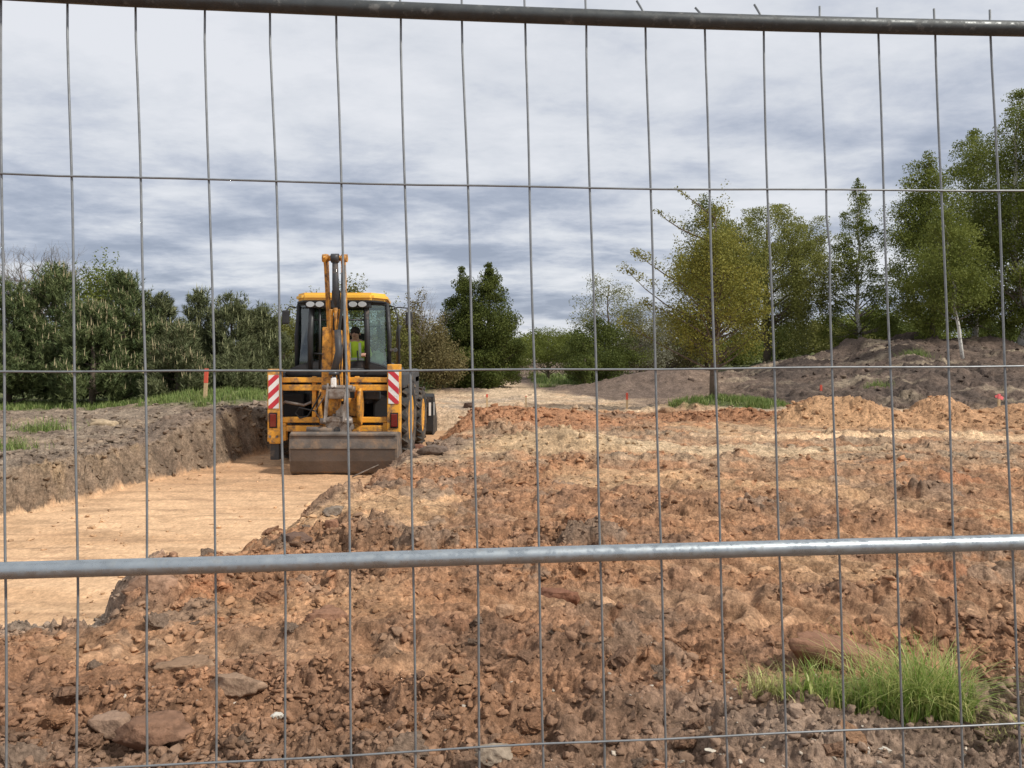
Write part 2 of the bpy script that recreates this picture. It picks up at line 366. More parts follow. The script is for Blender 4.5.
def lerp(a, b, t): return a + (b - a) * t[..., None]
def c3(*v): return np.array(v, float)
def ground_colour(X, Y, z, q):
    u = q['u']; py = HY + F * (CZ - z) / np.maximum(Y, 1)
    n1_ = fbm(X, Y, 2.2, 4, 211); n2_ = fbm(X, Y, 0.7, 4, 221); n3_ = fbm(X, Y, 0.22, 3, 231); n4_ = fbm(X * 0.5, Y * 1.4, 1.6, 4, 241)
    one = np.ones_like(X)
    clay = c3(.35, .185, .10); brown = c3(.225, .132, .083); grey = c3(.20, .145, .105); sand = c3(.46, .295, .165); pale = c3(.50, .37, .245)
    C = lerp(one[..., None] * clay, brown, S(n2_ * 0.9 + 0.42))
    C = lerp(C, c3(.27, .155, .09), S(n1_ * 1.3 + .1) * .7)
    C = lerp(C, grey, S(n4_ * 1.5 - 0.25) * 0.8)
    C = lerp(C, sand, S(q['sandy'] * 0.8 + n3_ * 0.4 + .08) * 0.8 * S((Y - 3.4) / 2.5))
    C = lerp(C, c3(.33, .15, .075), S((n3_ - 0.35) * 2) * 0.5)
    # per clod tint
    C = C * (0.86 + 0.30 * q['i2'] * S(q['l2'] * 6) + 0.14 * (1 - S(q['l2'] * 6)))[..., None]
    C = lerp(C, grey * 1.05, S((q['i1'] - 0.62) * 6) * S(q['l1'] * 8) * 0.7)
    C = lerp(C, c3(.36, .16, .08), S((0.22 - q['i1']) * 8) * S(q['l1'] * 8) * 0.6)
    # browner towards the fence, greyer low right
    C = lerp(C, c3(.225, .130, .08), 0.5 * S((4.6 - Y) / 1.6))
    gr = S((3.55 - Y + 0.25 * n2_) / 0.4) * S((X - 0.4) / 0.7)
    C = lerp(C, c3(.24, .175, .13), gr * 0.85)
    C = lerp(C, c3(.26, .21, .165), S(1.4 - np.hypot((X + 2.75) / 0.65, (Y - 4.7) / 0.5) + .3 * n3_) * 0.85)
    # bench between y=9..13 tan grey
    C = lerp(C, c3(.36, .27, .18), S((Y - 8.6 + n1_) / 2.0) * (1 - S((Y - 14 + n1_) / 2.0)) * 0.55 * S(n2_ + .7))
    C = lerp(C, c3(.43, .265, .155) * (1 + .25 * n3_)[..., None], q['tm'] * .55)
    # far cross strip: pale sandy
    st = S((Y - 16.6 + 0.7 * n1_) / 1.5)
    C = lerp(C, pale * 1.0, st * (0.55 + 0.45 * S(n4_ + 0.5)) )
    C = lerp(C, c3(.27, .22, .175), st * S(n1_ * 1.6 + .1) * .7); C = lerp(C, c3(.56, .42, .27), st * S(fbm(X * .25, Y, .5, 4, 299) * 2 - .3) * .6)
    for (mx_, my_, rx, ry, cc, k) in ((6.9, 15.4, 1.8, 1.1, c3(.42, .25, .135), 0.95), (9.5, 15.5, 2.2, 1.1, c3(.38, .22, .12), 0.9), (7.0, 13.2, 3.6, .35, c3(.62, .43, .26), .8), (4.9, 16.5, 1.9, .8, c3(.30, .15, .08), 0.9), (-0.3, 15.4, 2.2, 1.4, c3(.34, .17, .09), 0.85),
                                   (0.75, 11.5, 1.3, 0.8, c3(.42, .29, .17), 0.85), (-1.4, 12.0, 0.7, 1.3, c3(.22, .155, .115), 0.7), (3.2, 11.5, 1.8, .6, c3(.55, .41, .26), .6), (9.6, 8.6, 1.5, .6, c3(.3, .25, .2), .6)):
        m_ = S((1.35 - np.hypot((X - mx_) / rx, (Y - my_) / ry) + 0.3 * n2_) * 2.0)
        C = lerp(C, cc, m_ * k)
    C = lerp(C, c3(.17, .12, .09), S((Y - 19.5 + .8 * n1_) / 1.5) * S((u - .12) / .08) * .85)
    # ground beyond
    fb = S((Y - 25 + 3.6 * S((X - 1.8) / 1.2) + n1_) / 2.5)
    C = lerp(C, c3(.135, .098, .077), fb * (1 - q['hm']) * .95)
    pth = S((1.4 - np.abs(X - np.interp(Y, [18, 27, 36, 60], [0.3, 0.2, -1.0, -3.2]))) / 0.7) * S((Y - 22) / 3)
    C = lerp(C, pale, pth * .9)
    # grey left bank
    lf = q['left'] * (1 - fb)
    CL = lerp(one[..., None] * c3(.25, .195, .145), c3(.16, .12, .09), S(n2_ + 0.4)); CL = lerp(CL, c3(.34, .25, .17), S(n1_ * 1.4) * .5)
    C = lerp(C, CL, lf)
    hp = S((1.5 - np.hypot((X + 5.4) / 1.1, (Y - 14.0) / 2.4) + 0.3 * n2_) * 2); C = lerp(C, c3(.17, .125, .095), hp * .75 * (1 - q['floor']))
    # pit wall
    wl = q['wallL']; CW = lerp(one[..., None] * c3(.20, .145, .10), c3(.36, .25, .15), S(n2_ * 1.4 - 0.1)); CW = lerp(CW, c3(.13, .095, .07), S(fbm(X, Y, .45, 3, 251) * 1.5) * .7)
    C = lerp(C, CW, S(wl * 2.5) * 0.9)
    CF = lerp(one[..., None] * c3(.56, .365, .215), c3(.44, .27, .15), S(fbm(X * .3, Y, .8, 4, 261) * 1.3 + 0.15) * .75)
    CF = lerp(CF, c3(.40, .225, .12), S((Y - 9.0) / 3.5) * .6)
    CF = lerp(CF, c3(.30, .19, .11), S((fbm(X * .25, Y, .3, 4, 271) - .25) * 4) * .5)
    CF = lerp(CF, c3(.34, .21, .125), S((fbm(X * .10 + Y * .05, Y, .16, 3, 275, .6) - .30) * 5) * .55)
    C = lerp(C, CF, q['floor'])
    # dark humus hill with pale gravelly streaks
    CH = lerp(one[..., None] * c3(.135, .098, .076), c3(.085, .064, .052), S(n1_ + .5)); CH = lerp(CH, c3(.34, .27, .19), S((fbm(X * .22 + Y * .10, Y * .75, 1.0, 4, 281, .6) - 0.18) * 3.2) * .7)
    CH = lerp(CH, c3(.24, .17, .12), S((30 - Y) / 3) * S((0.33 - u) * 12) * .5)
    fine = fbm(X, Y, .09, 3, 291, .65) * S((14 - Y) / 6); mid_ = fbm(X * .7, Y, .33, 3, 293, .6)
    C = C * 1.10 * (1 + (1 - .55 * q['floor']) * (.06 * fine + .30 * mid_))[..., None]
    C = lerp(C, CH * (1 + .3 * mid_)[..., None], q['hm'])
    # grass-covered ground
    G = lerp(one[..., None] * c3(.095, .115, .045), c3(.15, .15, .07), S(n2_ + .3))
    gm = np.zeros_like(X)
    gm = np.maximum(gm, S((1.25 - np.hypot((X + 6.9) / 1.7, (Y - 18.6) / 1.7) + .25 * n2_) * 3))
    gm = np.maximum(gm, S((1.2 - np.hypot((X - 5.2) / 1.42, (Y - 18.3) / 0.72) + .2 * n2_) * 3))
    gm = np.maximum(gm, S((Y - 17.6 + .6 * n2_) * 2) * S((-6.5 - X) * .8))
    gm = np.maximum(gm, S((Y - 31 + n1_) / 2) * (1 - S((np.abs(X - 3.0) - 2.0) / 2)) * S((X-.7)*2) * .9 * (1 - S((Y - 43) / 2)))
    gm = np.maximum(gm, S((Y - 37) / 3) * q['hm'])
    gm = np.maximum(gm, S((Y - 60) / 6) * .9)
    gm = np.maximum(gm, S((Y - 23) / 2) * S((-2.4 - X) * 1.2))
    C = lerp(C, G, gm)
    return np.clip(C, 0.01, 0.9), gm

def grid_rows():
    ys = [2.0]
    while ys[-1] < 46: ys.append(ys[-1] * 1.0033)
    while ys[-1] < 900: ys.append(ys[-1] * 1.02)
    return np.array([-60, -30, -15, -8, -4, -2, -1, -.4, 0.0, .3, .6, .9, 1.2, 1.4, 1.6, 1.75, 1.85, 1.93] + ys)
ys = grid_rows()
us = np.concatenate([-np.geomspace(6, 0.82, 40), np.linspace(-0.81, 0.81, 880), np.geomspace(0.82, 6, 40)])
UU, YY = np.meshgrid(us, ys); XX = UU * np.maximum(YY, 2.0)
zt, q = terrain(XX, YY)
Cc, gmask = ground_colour(XX, YY, zt, q)
nr, nc = XX.shape
idx = np.arange(nr * nc).reshape(nr, nc)
quads = np.stack([idx[:-1, :-1], idx[:-1, 1:], idx[1:, 1:], idx[1:, :-1]], -1).reshape(-1, 4)
Vt = np.stack([XX, YY, zt], -1).reshape(-1, 3)
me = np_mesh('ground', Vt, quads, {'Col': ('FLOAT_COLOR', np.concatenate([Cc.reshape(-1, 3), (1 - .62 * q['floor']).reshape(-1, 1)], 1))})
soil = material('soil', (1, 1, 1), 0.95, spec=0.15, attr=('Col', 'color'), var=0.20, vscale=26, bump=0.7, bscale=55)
bpn = [n for n in soil.node_tree.nodes if n.type == 'BUMP'][0]; bpn.inputs['Distance'].default_value = 0.02
t_ = soil.node_tree; bs_ = t_.nodes['Principled BSDF']; tcs = t_.nodes.new('ShaderNodeTexCoord')
prev = bpn
bc_ = bs_.inputs['Base Color'].links[0].from_socket
for sc_, lo_, hi_ in ((11, .56, 1.40), (42, .58, 1.42)):
    nz = t_.nodes.new('ShaderNodeTexNoise'); nz.inputs['Scale'].default_value = sc_; nz.inputs['Detail'].default_value = 7; nz.inputs['Roughness'].default_value = .7
    t_.links.new(tcs.outputs['Object'], nz.inputs['Vector']); mr = t_.nodes.new('ShaderNodeMapRange'); t_.links.new(nz.outputs['Fac'], mr.inputs[0])
    mr.inputs[1].default_value = .32; mr.inputs[2].default_value = .68; mr.inputs[3].default_value = lo_; mr.inputs[4].default_value = hi_
    vs = t_.nodes.new('ShaderNodeVectorMath'); vs.operation = 'SCALE'; t_.links.new(bc_, vs.inputs[0]); t_.links.new(mr.outputs[0], vs.inputs['Scale']); bc_ = vs.outputs[0]
at_ = [n for n in t_.nodes if n.type == 'ATTRIBUTE'][0]
mxa = t_.nodes.new('ShaderNodeMix'); mxa.data_type = 'RGBA'; t_.links.new(at_.outputs['Alpha'], mxa.inputs[0]); t_.links.new(bs_.inputs['Base Color'].links[0].from_socket, mxa.inputs[6]); t_.links.new(bc_, mxa.inputs[7]); bc_ = mxa.outputs[2]
t_.links.new(bc_, bs_.inputs['Base Color'])
sm_ = t_.nodes.new('ShaderNodeMath'); sm_.operation = 'MULTIPLY'; sm_.inputs[1].default_value = .75; t_.links.new(at_.outputs['Alpha'], sm_.inputs[0]); t_.links.new(sm_.outputs[0], bpn.inputs['Strength'])
for sc_, ds_, st_ in ((7.0, .05, .6), (150, .006, .8)):
    nz = t_.nodes.new('ShaderNodeTexNoise'); nz.inputs['Scale'].default_value = sc_; nz.inputs['Detail'].default_value = 8; nz.inputs['Roughness'].default_value = .68
    t_.links.new(tcs.outputs['Object'], nz.inputs['Vector']); b2 = t_.nodes.new('ShaderNodeBump'); b2.inputs['Distance'].default_value = ds_; t_.links.new(sm_.outputs[0], b2.inputs['Strength'])
    t_.links.new(nz.outputs['Fac'], b2.inputs['Height']); t_.links.new(prev.outputs[0], b2.inputs['Normal']); prev = b2
t_.links.new(prev.outputs[0], bs_.inputs['Normal'])
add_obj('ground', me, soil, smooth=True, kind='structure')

# ------------------------------------------------------------------ loose clods and gravel (stuff)
ico = bmesh.new(); bmesh.ops.create_icosphere(ico, subdivisions=2, radius=1)
IV = np.array([v.co[:] for v in ico.verts]); IF = np.array([[v.index for v in f.verts] for f in ico.faces]); ico.free()
def clod_shape(rng, rough=.3, flat=.6, blocky=.0):
    V = np.sign(IV) * np.abs(IV) ** .62; ax = rng.normal(size=(9, 3)); ax /= np.linalg.norm(ax, axis=1)[:, None]
    lim = rng.uniform(0.3, 0.75, 9)
    for a, l in zip(ax, lim):
        dd = V @ a; ex = np.maximum(dd - l, 0); V -= ex[:, None] * a * 0.92
    V *= 1 + rough * 0.85 * rng.normal(size=(len(V), 1)) * .5
    V /= np.abs(V[:, :2]).max() * .95
    V *= np.array([1, rng.uniform(.6, .9), flat * rng.uniform(.7, 1.1)])
    return V
def scatter_clods(name, pts, sizes, cols, mat, label, cat):
    rng = np.random.default_rng(len(pts)); shapes = [clod_shape(rng) for _ in range(14)]
    z_, q_ = terrain(pts[:, 0], pts[:, 1]); n = len(pts); nv = len(IV)
    Vall = np.empty((n, nv, 3)); 
    for i in range(n):
        a = rng.uniform(0, 6.28); b_ = rng.normal() * .3; ca, sa = math.cos(a), math.sin(a)
        Rm = np.array([[ca, -sa, 0], [sa, ca, 0], [0, 0, 1]]) @ np.array([[1, 0, 0], [0, math.cos(b_), -math.sin(b_)], [0, math.sin(b_), math.cos(b_)]])
        Vall[i] = shapes[i % 14] @ Rm.T * sizes[i] + np.array([pts[i, 0], pts[i, 1], z_[i] + sizes[i] * .22])
    Fa = (IF[None] + (np.arange(n) * nv)[:, None, None]).reshape(-1, 3)
    ca_ = np.concatenate([np.repeat(cols, nv, 0), np.ones((n * nv, 1))], 1)
    me = np_mesh(name, Vall.reshape(-1, 3), Fa, {'Col': ('FLOAT_COLOR', ca_)})
    return add_obj(name, me, mat, smooth=False, label=label, cat=cat, kind='stuff')
rg = np.random.default_rng(3)
def sample_clods(n):
    t_ = rg.uniform(0, 1, n); Y = 2.3 * (17 / 2.3) ** (t_ ** 1.15); X = rg.uniform(-.78, .78, n) * Y
    z_, q_ = terrain(X, Y); keep = ((q_['tm'] < .4) | (rg.uniform(size=n) < .12)) & ((q_['floor'] < .3) | (rg.uniform(size=n) < .10)) & (rg.uniform(size=n) < (0.20 + .8 * q_['heapf'] + .5 * S((-X - .3) / 1.5) * (Y < 7)) * (1 - .7 * q_['sandy'])) & ~((q_['left'] > .5) & (rg.uniform(size=n) < .3))
    return X[keep], Y[keep], z_[keep], {k: v[keep] for k, v in q_.items()}
X_, Y_, z_, q_ = sample_clods(56000)
hx = []; hy = []
for (mx_, my_, rx_, ry_, nn_) in ((-.35, 15.7, 1.5, .8, 500), (1.7, 16.6, 1.6, .7, 250), (.7, 11.4, .9, .5, 120), (-1.5, 12.0, .45, .8, 260), (4.9, 16.5, 1.3, .4, 300), (-1.2, 9.3, .7, .6, 220), (-5.3, 14.2, .7, 1.5, 500), (-5.9, 11.5, .5, 1.5, 220), (9.6, 15.0, 1.2, .4, 150), (1.5, 8.8, 2.2, .35, 350), (3.5, 10.4, 2.6, .4, 300), (-1.9, 5.8, .5, .9, 300), (-1.8, 4.0, .7, .7, 300), (15, 32, 3, 2.5, 300), (13, 26, 3, 3, 300)):
    hx.append(mx_ + rg.normal(size=nn_) * rx_); hy.append(my_ + rg.normal(size=nn_) * ry_)
hx = np.concatenate(hx); hy = np.concatenate(hy); hz, hq = terrain(hx, hy); kk = hq['floor'] < .3
nb_ = len(X_); X_ = np.concatenate([X_, hx[kk]]); Y_ = np.concatenate([Y_, hy[kk]]); z_ = np.concatenate([z_, hz[kk]]); q_ = {k: np.concatenate([q_[k], hq[k][kk]]) for k in q_}
sz = 0.006 + 0.020 * rg.uniform(size=len(X_)) ** 2.2 + 0.045 * (rg.uniform(size=len(X_)) ** 12) ; sz *= (0.8 + Y_ / 22) * (1 + .6 * (q_['left'] > .3))
sz[nb_:] *= 1.0 + .5 * (Y_[nb_:] > 14); sz = np.minimum(sz, .020 + .0042 * Y_)
cc_, _ = ground_colour(X_, Y_, z_, q_); cc_ *= rg.uniform(.7, 1.2, (len(X_), 1))
clodm = material('dry_clod', (1, 1, 1), 0.95, spec=0.15, attr=('Col', 'color'), var=0.2, vscale=30, bump=0.8, bscale=90)
scatter_clods('loose_clods', np.stack([X_, Y_], 1), sz, cc_, clodm, 'small loose reddish brown clods of soil littering the dug ground', 'soil')
n = 420; Yg = rg.uniform(2.35, 3.5, n); Xg = np.where(rg.uniform(size=n) < .65, rg.uniform(0.7, 2.5, n), rg.uniform(-2, 1, n)); cg = np.array([.42, .36, .29]) * rg.uniform(.7, 1.35, (n, 1))
scatter_clods('gravel', np.stack([Xg, Yg], 1), 0.004 + .013 * rg.uniform(size=n) ** 3, cg, clodm, 'pale grey gravel pieces scattered on the soil near the fence', 'gravel')

def stone(px, py, wpx, label, colr, name='stone', cat='stone', flat=.6, depth=.7, seed=1, rot=0.0, tilt=0.0, group=None, sink=.3, rough=.6):
    Y = 1.5 * F / (py - HY)
    for _ in range(4): Y = (CZ - gzb((px - 512) / F * Y, Y) - .05) * F / (py - HY)
    X = (px - 512) / F * Y; r = wpx / F * Y / 2
    rng = np.random.default_rng(seed)
    bm = bmesh.new(); bmesh.ops.create_icosphere(bm, subdivisions=4, radius=1)
    V = np.array([v.co[:] for v in bm.verts]); ax = rng.normal(size=(13, 3)); ax /= np.linalg.norm(ax, axis=1)[:, None]; lim = rng.uniform(.45, .85, 13)
    ax[0] = (0, 0, 1); lim[0] = .55; ax[1] = (0, -1, 0.15); lim[1] = .6
    for a, l in zip(ax, lim): V -= np.maximum(V @ a - l, 0)[:, None] * a * .93
    V += V * (rough * .25 * (vnoise(V[:, 0] * 3 + seed, V[:, 1] * 3 + V[:, 2] * 2, seed) + .5 * vnoise(V[:, 0] * 8, V[:, 1] * 8 + V[:, 2] * 7, seed + 3)))[:, None]
    V /= np.abs(V[:, 0]).max(); V *= np.array([r, r * depth, r * flat])
    for v, c in zip(bm.verts, V): v.co = c
    for f_ in bm.faces: f_.smooth = True
    me = D.meshes.new(name); bm.to_mesh(me); bm.free()
    m_ = material(name + '_surface', colr, .95, var=.3, vscale=9, bump=.9, bscale=40, spec=.15, dirt=tuple(.6 * c for c in colr), dirt_amt=.4, dscale=14)
    o = add_obj(name, me, m_, label=label, cat=cat, group=group); o.rotation_euler = (R(tilt * .5), R(tilt), rot)
    o.location = (X, Y, gz(X, Y) + r * flat * (1 - sink) * .6); return o
stone(838, 662, 118, 'big flat reddish brown slab of hard soil behind the green grass clump', (.25, .135, .085), flat=.42, depth=.55, seed=4, tilt=13, name='soil_slab', cat='clod')
stone(600, 697, 1, 'x', (.3, .2, .1)) if False else None
stone(184, 662, 62, 'flat greyish brown stone left of the large pale slab in the clods', (.28, .18, .115), flat=.34, seed=5, rot=.2)
stone(236, 682, 68, 'pale flat topped stone with a dark underside among the big clods at lower left', (.30, .20, .135), flat=.42, depth=.55, seed=6, rot=-.1)
stone(108, 722, 46, 'rounded brown clod low in the bottom left corner near the bottom wire', (.30, .20, .14), name='clod', cat='clod', flat=.8, seed=7)
stone(152, 738, 84, 'long reddish boulder of clay resting just above the bottom wire', (.22, .125, .08), name='clay_boulder', cat='boulder', flat=.5, seed=8, rot=.15)
stone(505, 619, 19, 'small upright tan stone standing alone under the middle tube of the fence', (.42, .26, .16), flat=1.15, seed=9, sink=.1)
stone(559, 590, 44, 'dark red crumbly clod just below the middle tube of the fence', (.22, .105, .065), name='clod', cat='clod', flat=.55, seed=10, rough=.6)
stone(295, 538, 34, 'dark brown clod at the right edge of the sandy pit', (.15, .095, .07), name='clod', cat='clod', flat=.6, seed=11, rough=.5)
stone(333, 528, 17, 'upright red brown clod right of the dark one on the pit edge', (.30, .16, .10), name='clod', cat='clod', flat=1.1, seed=12)
stone(335, 512, 26, 'grey pointed clod on the pit edge nearest the bucket', (.25, .20, .155), name='clod', cat='clod', flat=.6, seed=13)
stone(150, 592, 56, 'brown rounded lump of clay where the sandy pit ends at the left', (.31, .19, .125), name='clay_lump', cat='clod', flat=.6, seed=14, rough=.5)
stone(330, 618, 50, 'reddish crumbly clod heap left of the small tan stone', (.27, .145, .09), name='clod', cat='clod', flat=.55, seed=15, rough=.7)
stone(495, 757, 42, 'greyish brown rounded stone cut by the bottom edge of the picture', (.30, .24, .18), flat=.6, seed=16)
stone(884, 742, 17, 'pale grey limestone below the bottom wire under the green grass', (.52, .47, .40), flat=.6, seed=17)
stone(866, 747, 13, 'small white limestone left of the bigger pale grey one', (.58, .53, .46), flat=.6, seed=18)
stone(710, 741, 13, 'flat whitish stone on the brown soil left of the green grass', (.62, .56, .46), flat=.25, seed=19, sink=.1)
stone(276, 714, 14, 'small white stone in the brown clods near the bottom left', (.62, .58, .50), flat=.5, seed=20, sink=0)
stone(469, 407, 12, 'dark clod sitting on top of the far red heap of soil', (.12, .08, .06), name='clod', cat='clod', flat=.8, seed=21)
stone(419, 447, 14, 'red brown clod beside the rear wheel of the digger', (.22, .12, .09), name='clod', cat='clod', flat=.7, seed=22)
stone(432, 452, 34, 'dark grey clod on the bank right of the digger', (.16, .12, .095), name='clod', cat='clod', flat=.5, seed=23, rough=.5)
stone(667, 410, 18, 'rusty clod at the left end of the grassy mound', (.32, .20, .12), name='clod', cat='clod', flat=.6, seed=24)
stone(104, 452, 34, 'pale sandy clod on the left bank above the pit wall', (.42, .32, .21), name='clod', cat='clod', flat=.4, seed=25)

protos = []
for k in range(6):
    rng = np.random.default_rng(900 + k); bm = bmesh.new(); bmesh.ops.create_icosphere(bm, subdivisions=4, radius=1); V = np.array([v.co[:] for v in bm.verts])
    V = np.sign(V) * np.abs(V) ** .75; ax = rng.normal(size=(14, 3)); ax /= np.linalg.norm(ax, axis=1)[:, None]
    for a, l in zip(ax, rng.uniform(.35, .8, 14)): V -= np.maximum(V @ a - l, 0)[:, None] * a * .9
    V += V * (.20 * vnoise(V[:, 0] * 2.5 + k, V[:, 1] * 2.5 + V[:, 2] * 2, k) + .16 * vnoise(V[:, 0] * 6, V[:, 1] * 6 + V[:, 2] * 5, k + 3) + .09 * vnoise(V[:, 0] * 14 + V[:, 2] * 9, V[:, 1] * 14, k + 5))[:, None]
    V /= np.abs(V).max(); V[:, 2] *= .7
    for v, c in zip(bm.verts, V): v.co = c
    me = D.meshes.new('clay_clod'); bm.to_mesh(me); bm.free(); protos.append(me)
    cr = [(.27, .15, .09), (.21, .125, .08), (.31, .18, .105), (.24, .13, .075), (.20, .14, .10), (.29, .155, .085)][k]
    me.materials.append(material('clay_clod_surface', cr, .95, var=.35, vscale=5, bump=.9, bscale=14, spec=.12, dirt=tuple(.55 * c for c in cr), dirt_amt=.5, dscale=4))
rc = random.Random(12); placed = 0
for k in range(400):
    Yc = 2.75 * (7.5 / 2.75) ** (rc.random() ** 1.25); Xc = Yc * rc.uniform(-.66, .02) ; Xc = Xc if rc.random() < .8 else Yc * rc.uniform(0, .45)
    zc, qc = terrain(np.array([Xc]), np.array([Yc]))
    if qc['floor'][0] > .05 or qc['tm'][0] > .3: continue
    r_ = rc.uniform(.028, .06) * (1 if rc.random() < .75 else 1.5); o = D.objects.new('clay_clod', protos[rc.randrange(6)]); col.objects.link(o)
    o.location = (Xc, Yc, float(zc[0]) + r_ * .12); o.rotation_euler = (rc.uniform(-.35, .35), rc.uniform(-.35, .35), rc.uniform(0, 6.28)); o.scale = (r_ * rc.uniform(.9, 1.5), r_, r_ * rc.uniform(.7, 1.05))
    u_ = Xc / Yc; ze = (CZ - float(zc[0])) / Yc
    wh = ('near the left edge' if u_ < -.5 else 'at the lower left' if u_ < -.25 else 'left of the middle' if u_ < -.02 else 'right of the middle' if u_ < .25 else 'left of the green clump')
    hw_ = ('just above the bottom wire' if ze > .44 else 'midway from tube to bottom wire' if ze > .34 else 'under the middle tube' if ze > .27 else 'above the middle tube')
    tag(o, '%s %s clod %s, %s' % ('big' if r_ > .055 else 'small' if r_ < .042 else 'medium','orange brown,dark brown,light red brown,deep red,greyish brown,plain red brown'.split(',')[protos.index(o.data)], wh, hw_), 'clod', 'clay clods on the churned foreground'); placed += 1
    if placed >= 90: break

# ------------------------------------------------------------------ grass
def blades(pts, h, wd, lean, rng, seg=4, bend=1.0):
    """curved strips: pts (n,3), returns V,F,tint"""
    n = len(pts); az = rng.uniform(0, 2 * np.pi, n); ln = lean * rng.uniform(.2, 1.3, n); hh = h * rng.uniform(.45, 1.15, n)
    dirv = np.stack([np.cos(az), np.sin(az), np.zeros(n)], 1); side = np.stack([-np.sin(az), np.cos(az), np.zeros(n)], 1)
    tw = rng.uniform(-.9, .9, n); side = side * np.cos(tw)[:, None] + dirv * np.sin(tw)[:, None]
    V = np.empty((n, seg + 1, 2, 3))
    for k in range(seg + 1):
        t = k / seg
        c_ = pts + dirv * (hh * ln * t ** 1.8)[:, None] + np.array([0, 0, 1]) * (hh * (t - 0.42 * ln * bend * t ** 2.5))[:, None]
        ww = wd * (1 - t) ** .6 * .5 + .0002
        V[:, k, 0] = c_ - side * ww; V[:, k, 1] = c_ + side * ww
    base = (np.arange(n) * (seg + 1) * 2)[:, None, None]
    fq = np.array([[2 * k, 2 * k + 1, 2 * k + 3, 2 * k + 2] for k in range(seg)])[None]
    tint = np.repeat(rng.uniform(0, 1, n) ** 1.4, (seg + 1) * 2)
    return V.reshape(-1, 3), (base + fq).reshape(-1, 4), tint
grassm = material('grass_blade', (.17, .29, .045), .45, attr=('tint', 'f', (.62, .60, .24)), transl=.4, spec=.3)
strawm = material('straw_blade', (.42, .44, .13), .6, attr=('tint', 'f', (.66, .60, .30)), transl=.3, spec=.3)
greenm = material('meadow_blade', (.13, .20, .05), .6, attr=('tint', 'f', (.34, .38, .14)), transl=.35, spec=.2)
def clump(name, centers, n, h, wd, lean, mat, label, cat, seed, parent=None, spread=.05):
    rng = np.random.default_rng(seed); P = []
    for (x, y, k, sp, hs) in centers:
        m_ = int(n * k); P.append(np.stack([x + rng.normal(size=m_) * sp, y + rng.normal(size=m_) * sp * .6, np.full(m_, hs)], 1))
    P = np.concatenate(P); hs = P[:, 2].copy(); P[:, 2] = terrain(P[:, 0], P[:, 1])[0] - .01
    V, Fq, t = blades(P, 1.0, wd, lean, rng, bend=1.3)
    k = len(V) // len(P); hrep = np.repeat(hs * h, k); base = np.repeat(P, k, 0)
    V[:, :2] = base[:, :2] + (V[:, :2] - base[:, :2]) * np.where(np.abs(V[:, :2] - base[:, :2]) < .011, 1, hrep[:, None]); V[:, 2] = base[:, 2] + (V[:, 2] - base[:, 2]) * hrep
    return add_obj(name, np_mesh(name, V, Fq, {'tint': ('FLOAT', t)}), mat, parent, label=label, cat=cat)
gY = 3.15
gcent = [(1.22, 3.2, .6, .05, .6), (1.31, 3.18, .8, .05, .65), (1.40, 3.16, .7, .05, .62), (1.50, 3.14, .9, .05, .8), (1.59, 3.12, 1.1, .045, 1.05), (1.67, 3.14, 1.1, .045, 1.2), (1.75, 3.12, 1.0, .035, 1.2), (1.80, 3.10, .7, .03, 1.0), (1.55, 3.3, .4, .08, 1.0)]
clump('grass_clump', gcent, 215, .33, .0115, .85, grassm, 'large bright green clump of long grass right behind the bottom wire', 'grass clump', 5)
clump('grass_tuft', [(1.10, 3.28, 1, .05, 1)], 230, .17, .008, 1.2, strawm, 'small straw yellow tuft of grass left of the large green clump', 'grass tuft', 6)
clump('grass_tuft', [(1.98, 2.95, 1, .06, 1), (1.88, 2.95, .6, .05, .8)], 90, .15, .004, 1.5, strawm, 'flattened dry tuft of grass at the lower right behind the bottom wire', 'grass tuft', 8)
def meadow(name, test, bounds, n, h, label, seed, mat=None, wd=.02):
    rng = np.random.default_rng(seed); X = rng.uniform(bounds[0], bounds[1], n); Y = rng.uniform(bounds[2], bounds[3], n)
    z_, q_ = terrain(X, Y); _, gm_ = ground_colour(X, Y, z_, q_); k = (gm_ > .5 + .35 * rng.uniform(size=n)) & test(X, Y) & (fbm(X, Y, .5, 3, seed + 400) > rng.normal(size=n) * .3 - .15)
    P = np.stack([X[k], Y[k], z_[k] - .01], 1); V, Fq, t = blades(P, h, wd, .5, rng, seg=2)
    return add_obj(name, np_mesh(name, V, Fq, {'tint': ('FLOAT', t)}), mat or greenm, label=label, cat='grass', kind='stuff')
meadow('mound_grass', lambda X, Y: X > 0, (2.8, 7.6, 16.6, 20), 30000, .17, 'green grass growing on the low mound round the young tree', 1)
meadow('bank_grass', lambda X, Y: X > -9.2, (-9.2, -4.4, 16, 21.5), 17000, .20, 'pale green grass on the rise behind the pit, left of the digger', 2)
meadow('hedge_grass', lambda X, Y: X <= -9.2, (-15, -9.2, 17, 20.5), 12000, .18, 'dark green weeds growing along the foot of the pines', 3)
meadow('far_grass', lambda X, Y: X > -20, (-10, 8, 23, 45), 22000, .25, 'rough grass behind the building ground between the trees', 4, wd=.05)
def weed(px, py, Y, r, label, seed):
    X = (px - 512) / F * Y; clump('weed', [(X, Y, 1, r, 1)], 260, r * 1.3, .035, .8, greenm, label, 'weed', seed)
weed(877, 392, 21.5, .20, 'bright green weed clump growing low on the dark slope', 31)
weed(915, 376, 27, .28, 'dull green weed higher up the dark slope', 32)
weed(546, 388, 31, .22, 'small green weed tuft at the edge of the far path', 33)
weed(44, 430, 13.5, .25, 'sparse green weed patch on the left bank', 34)
weed(8, 447, 11.2, .2, 'sparse weed at the left edge of the picture', 35)

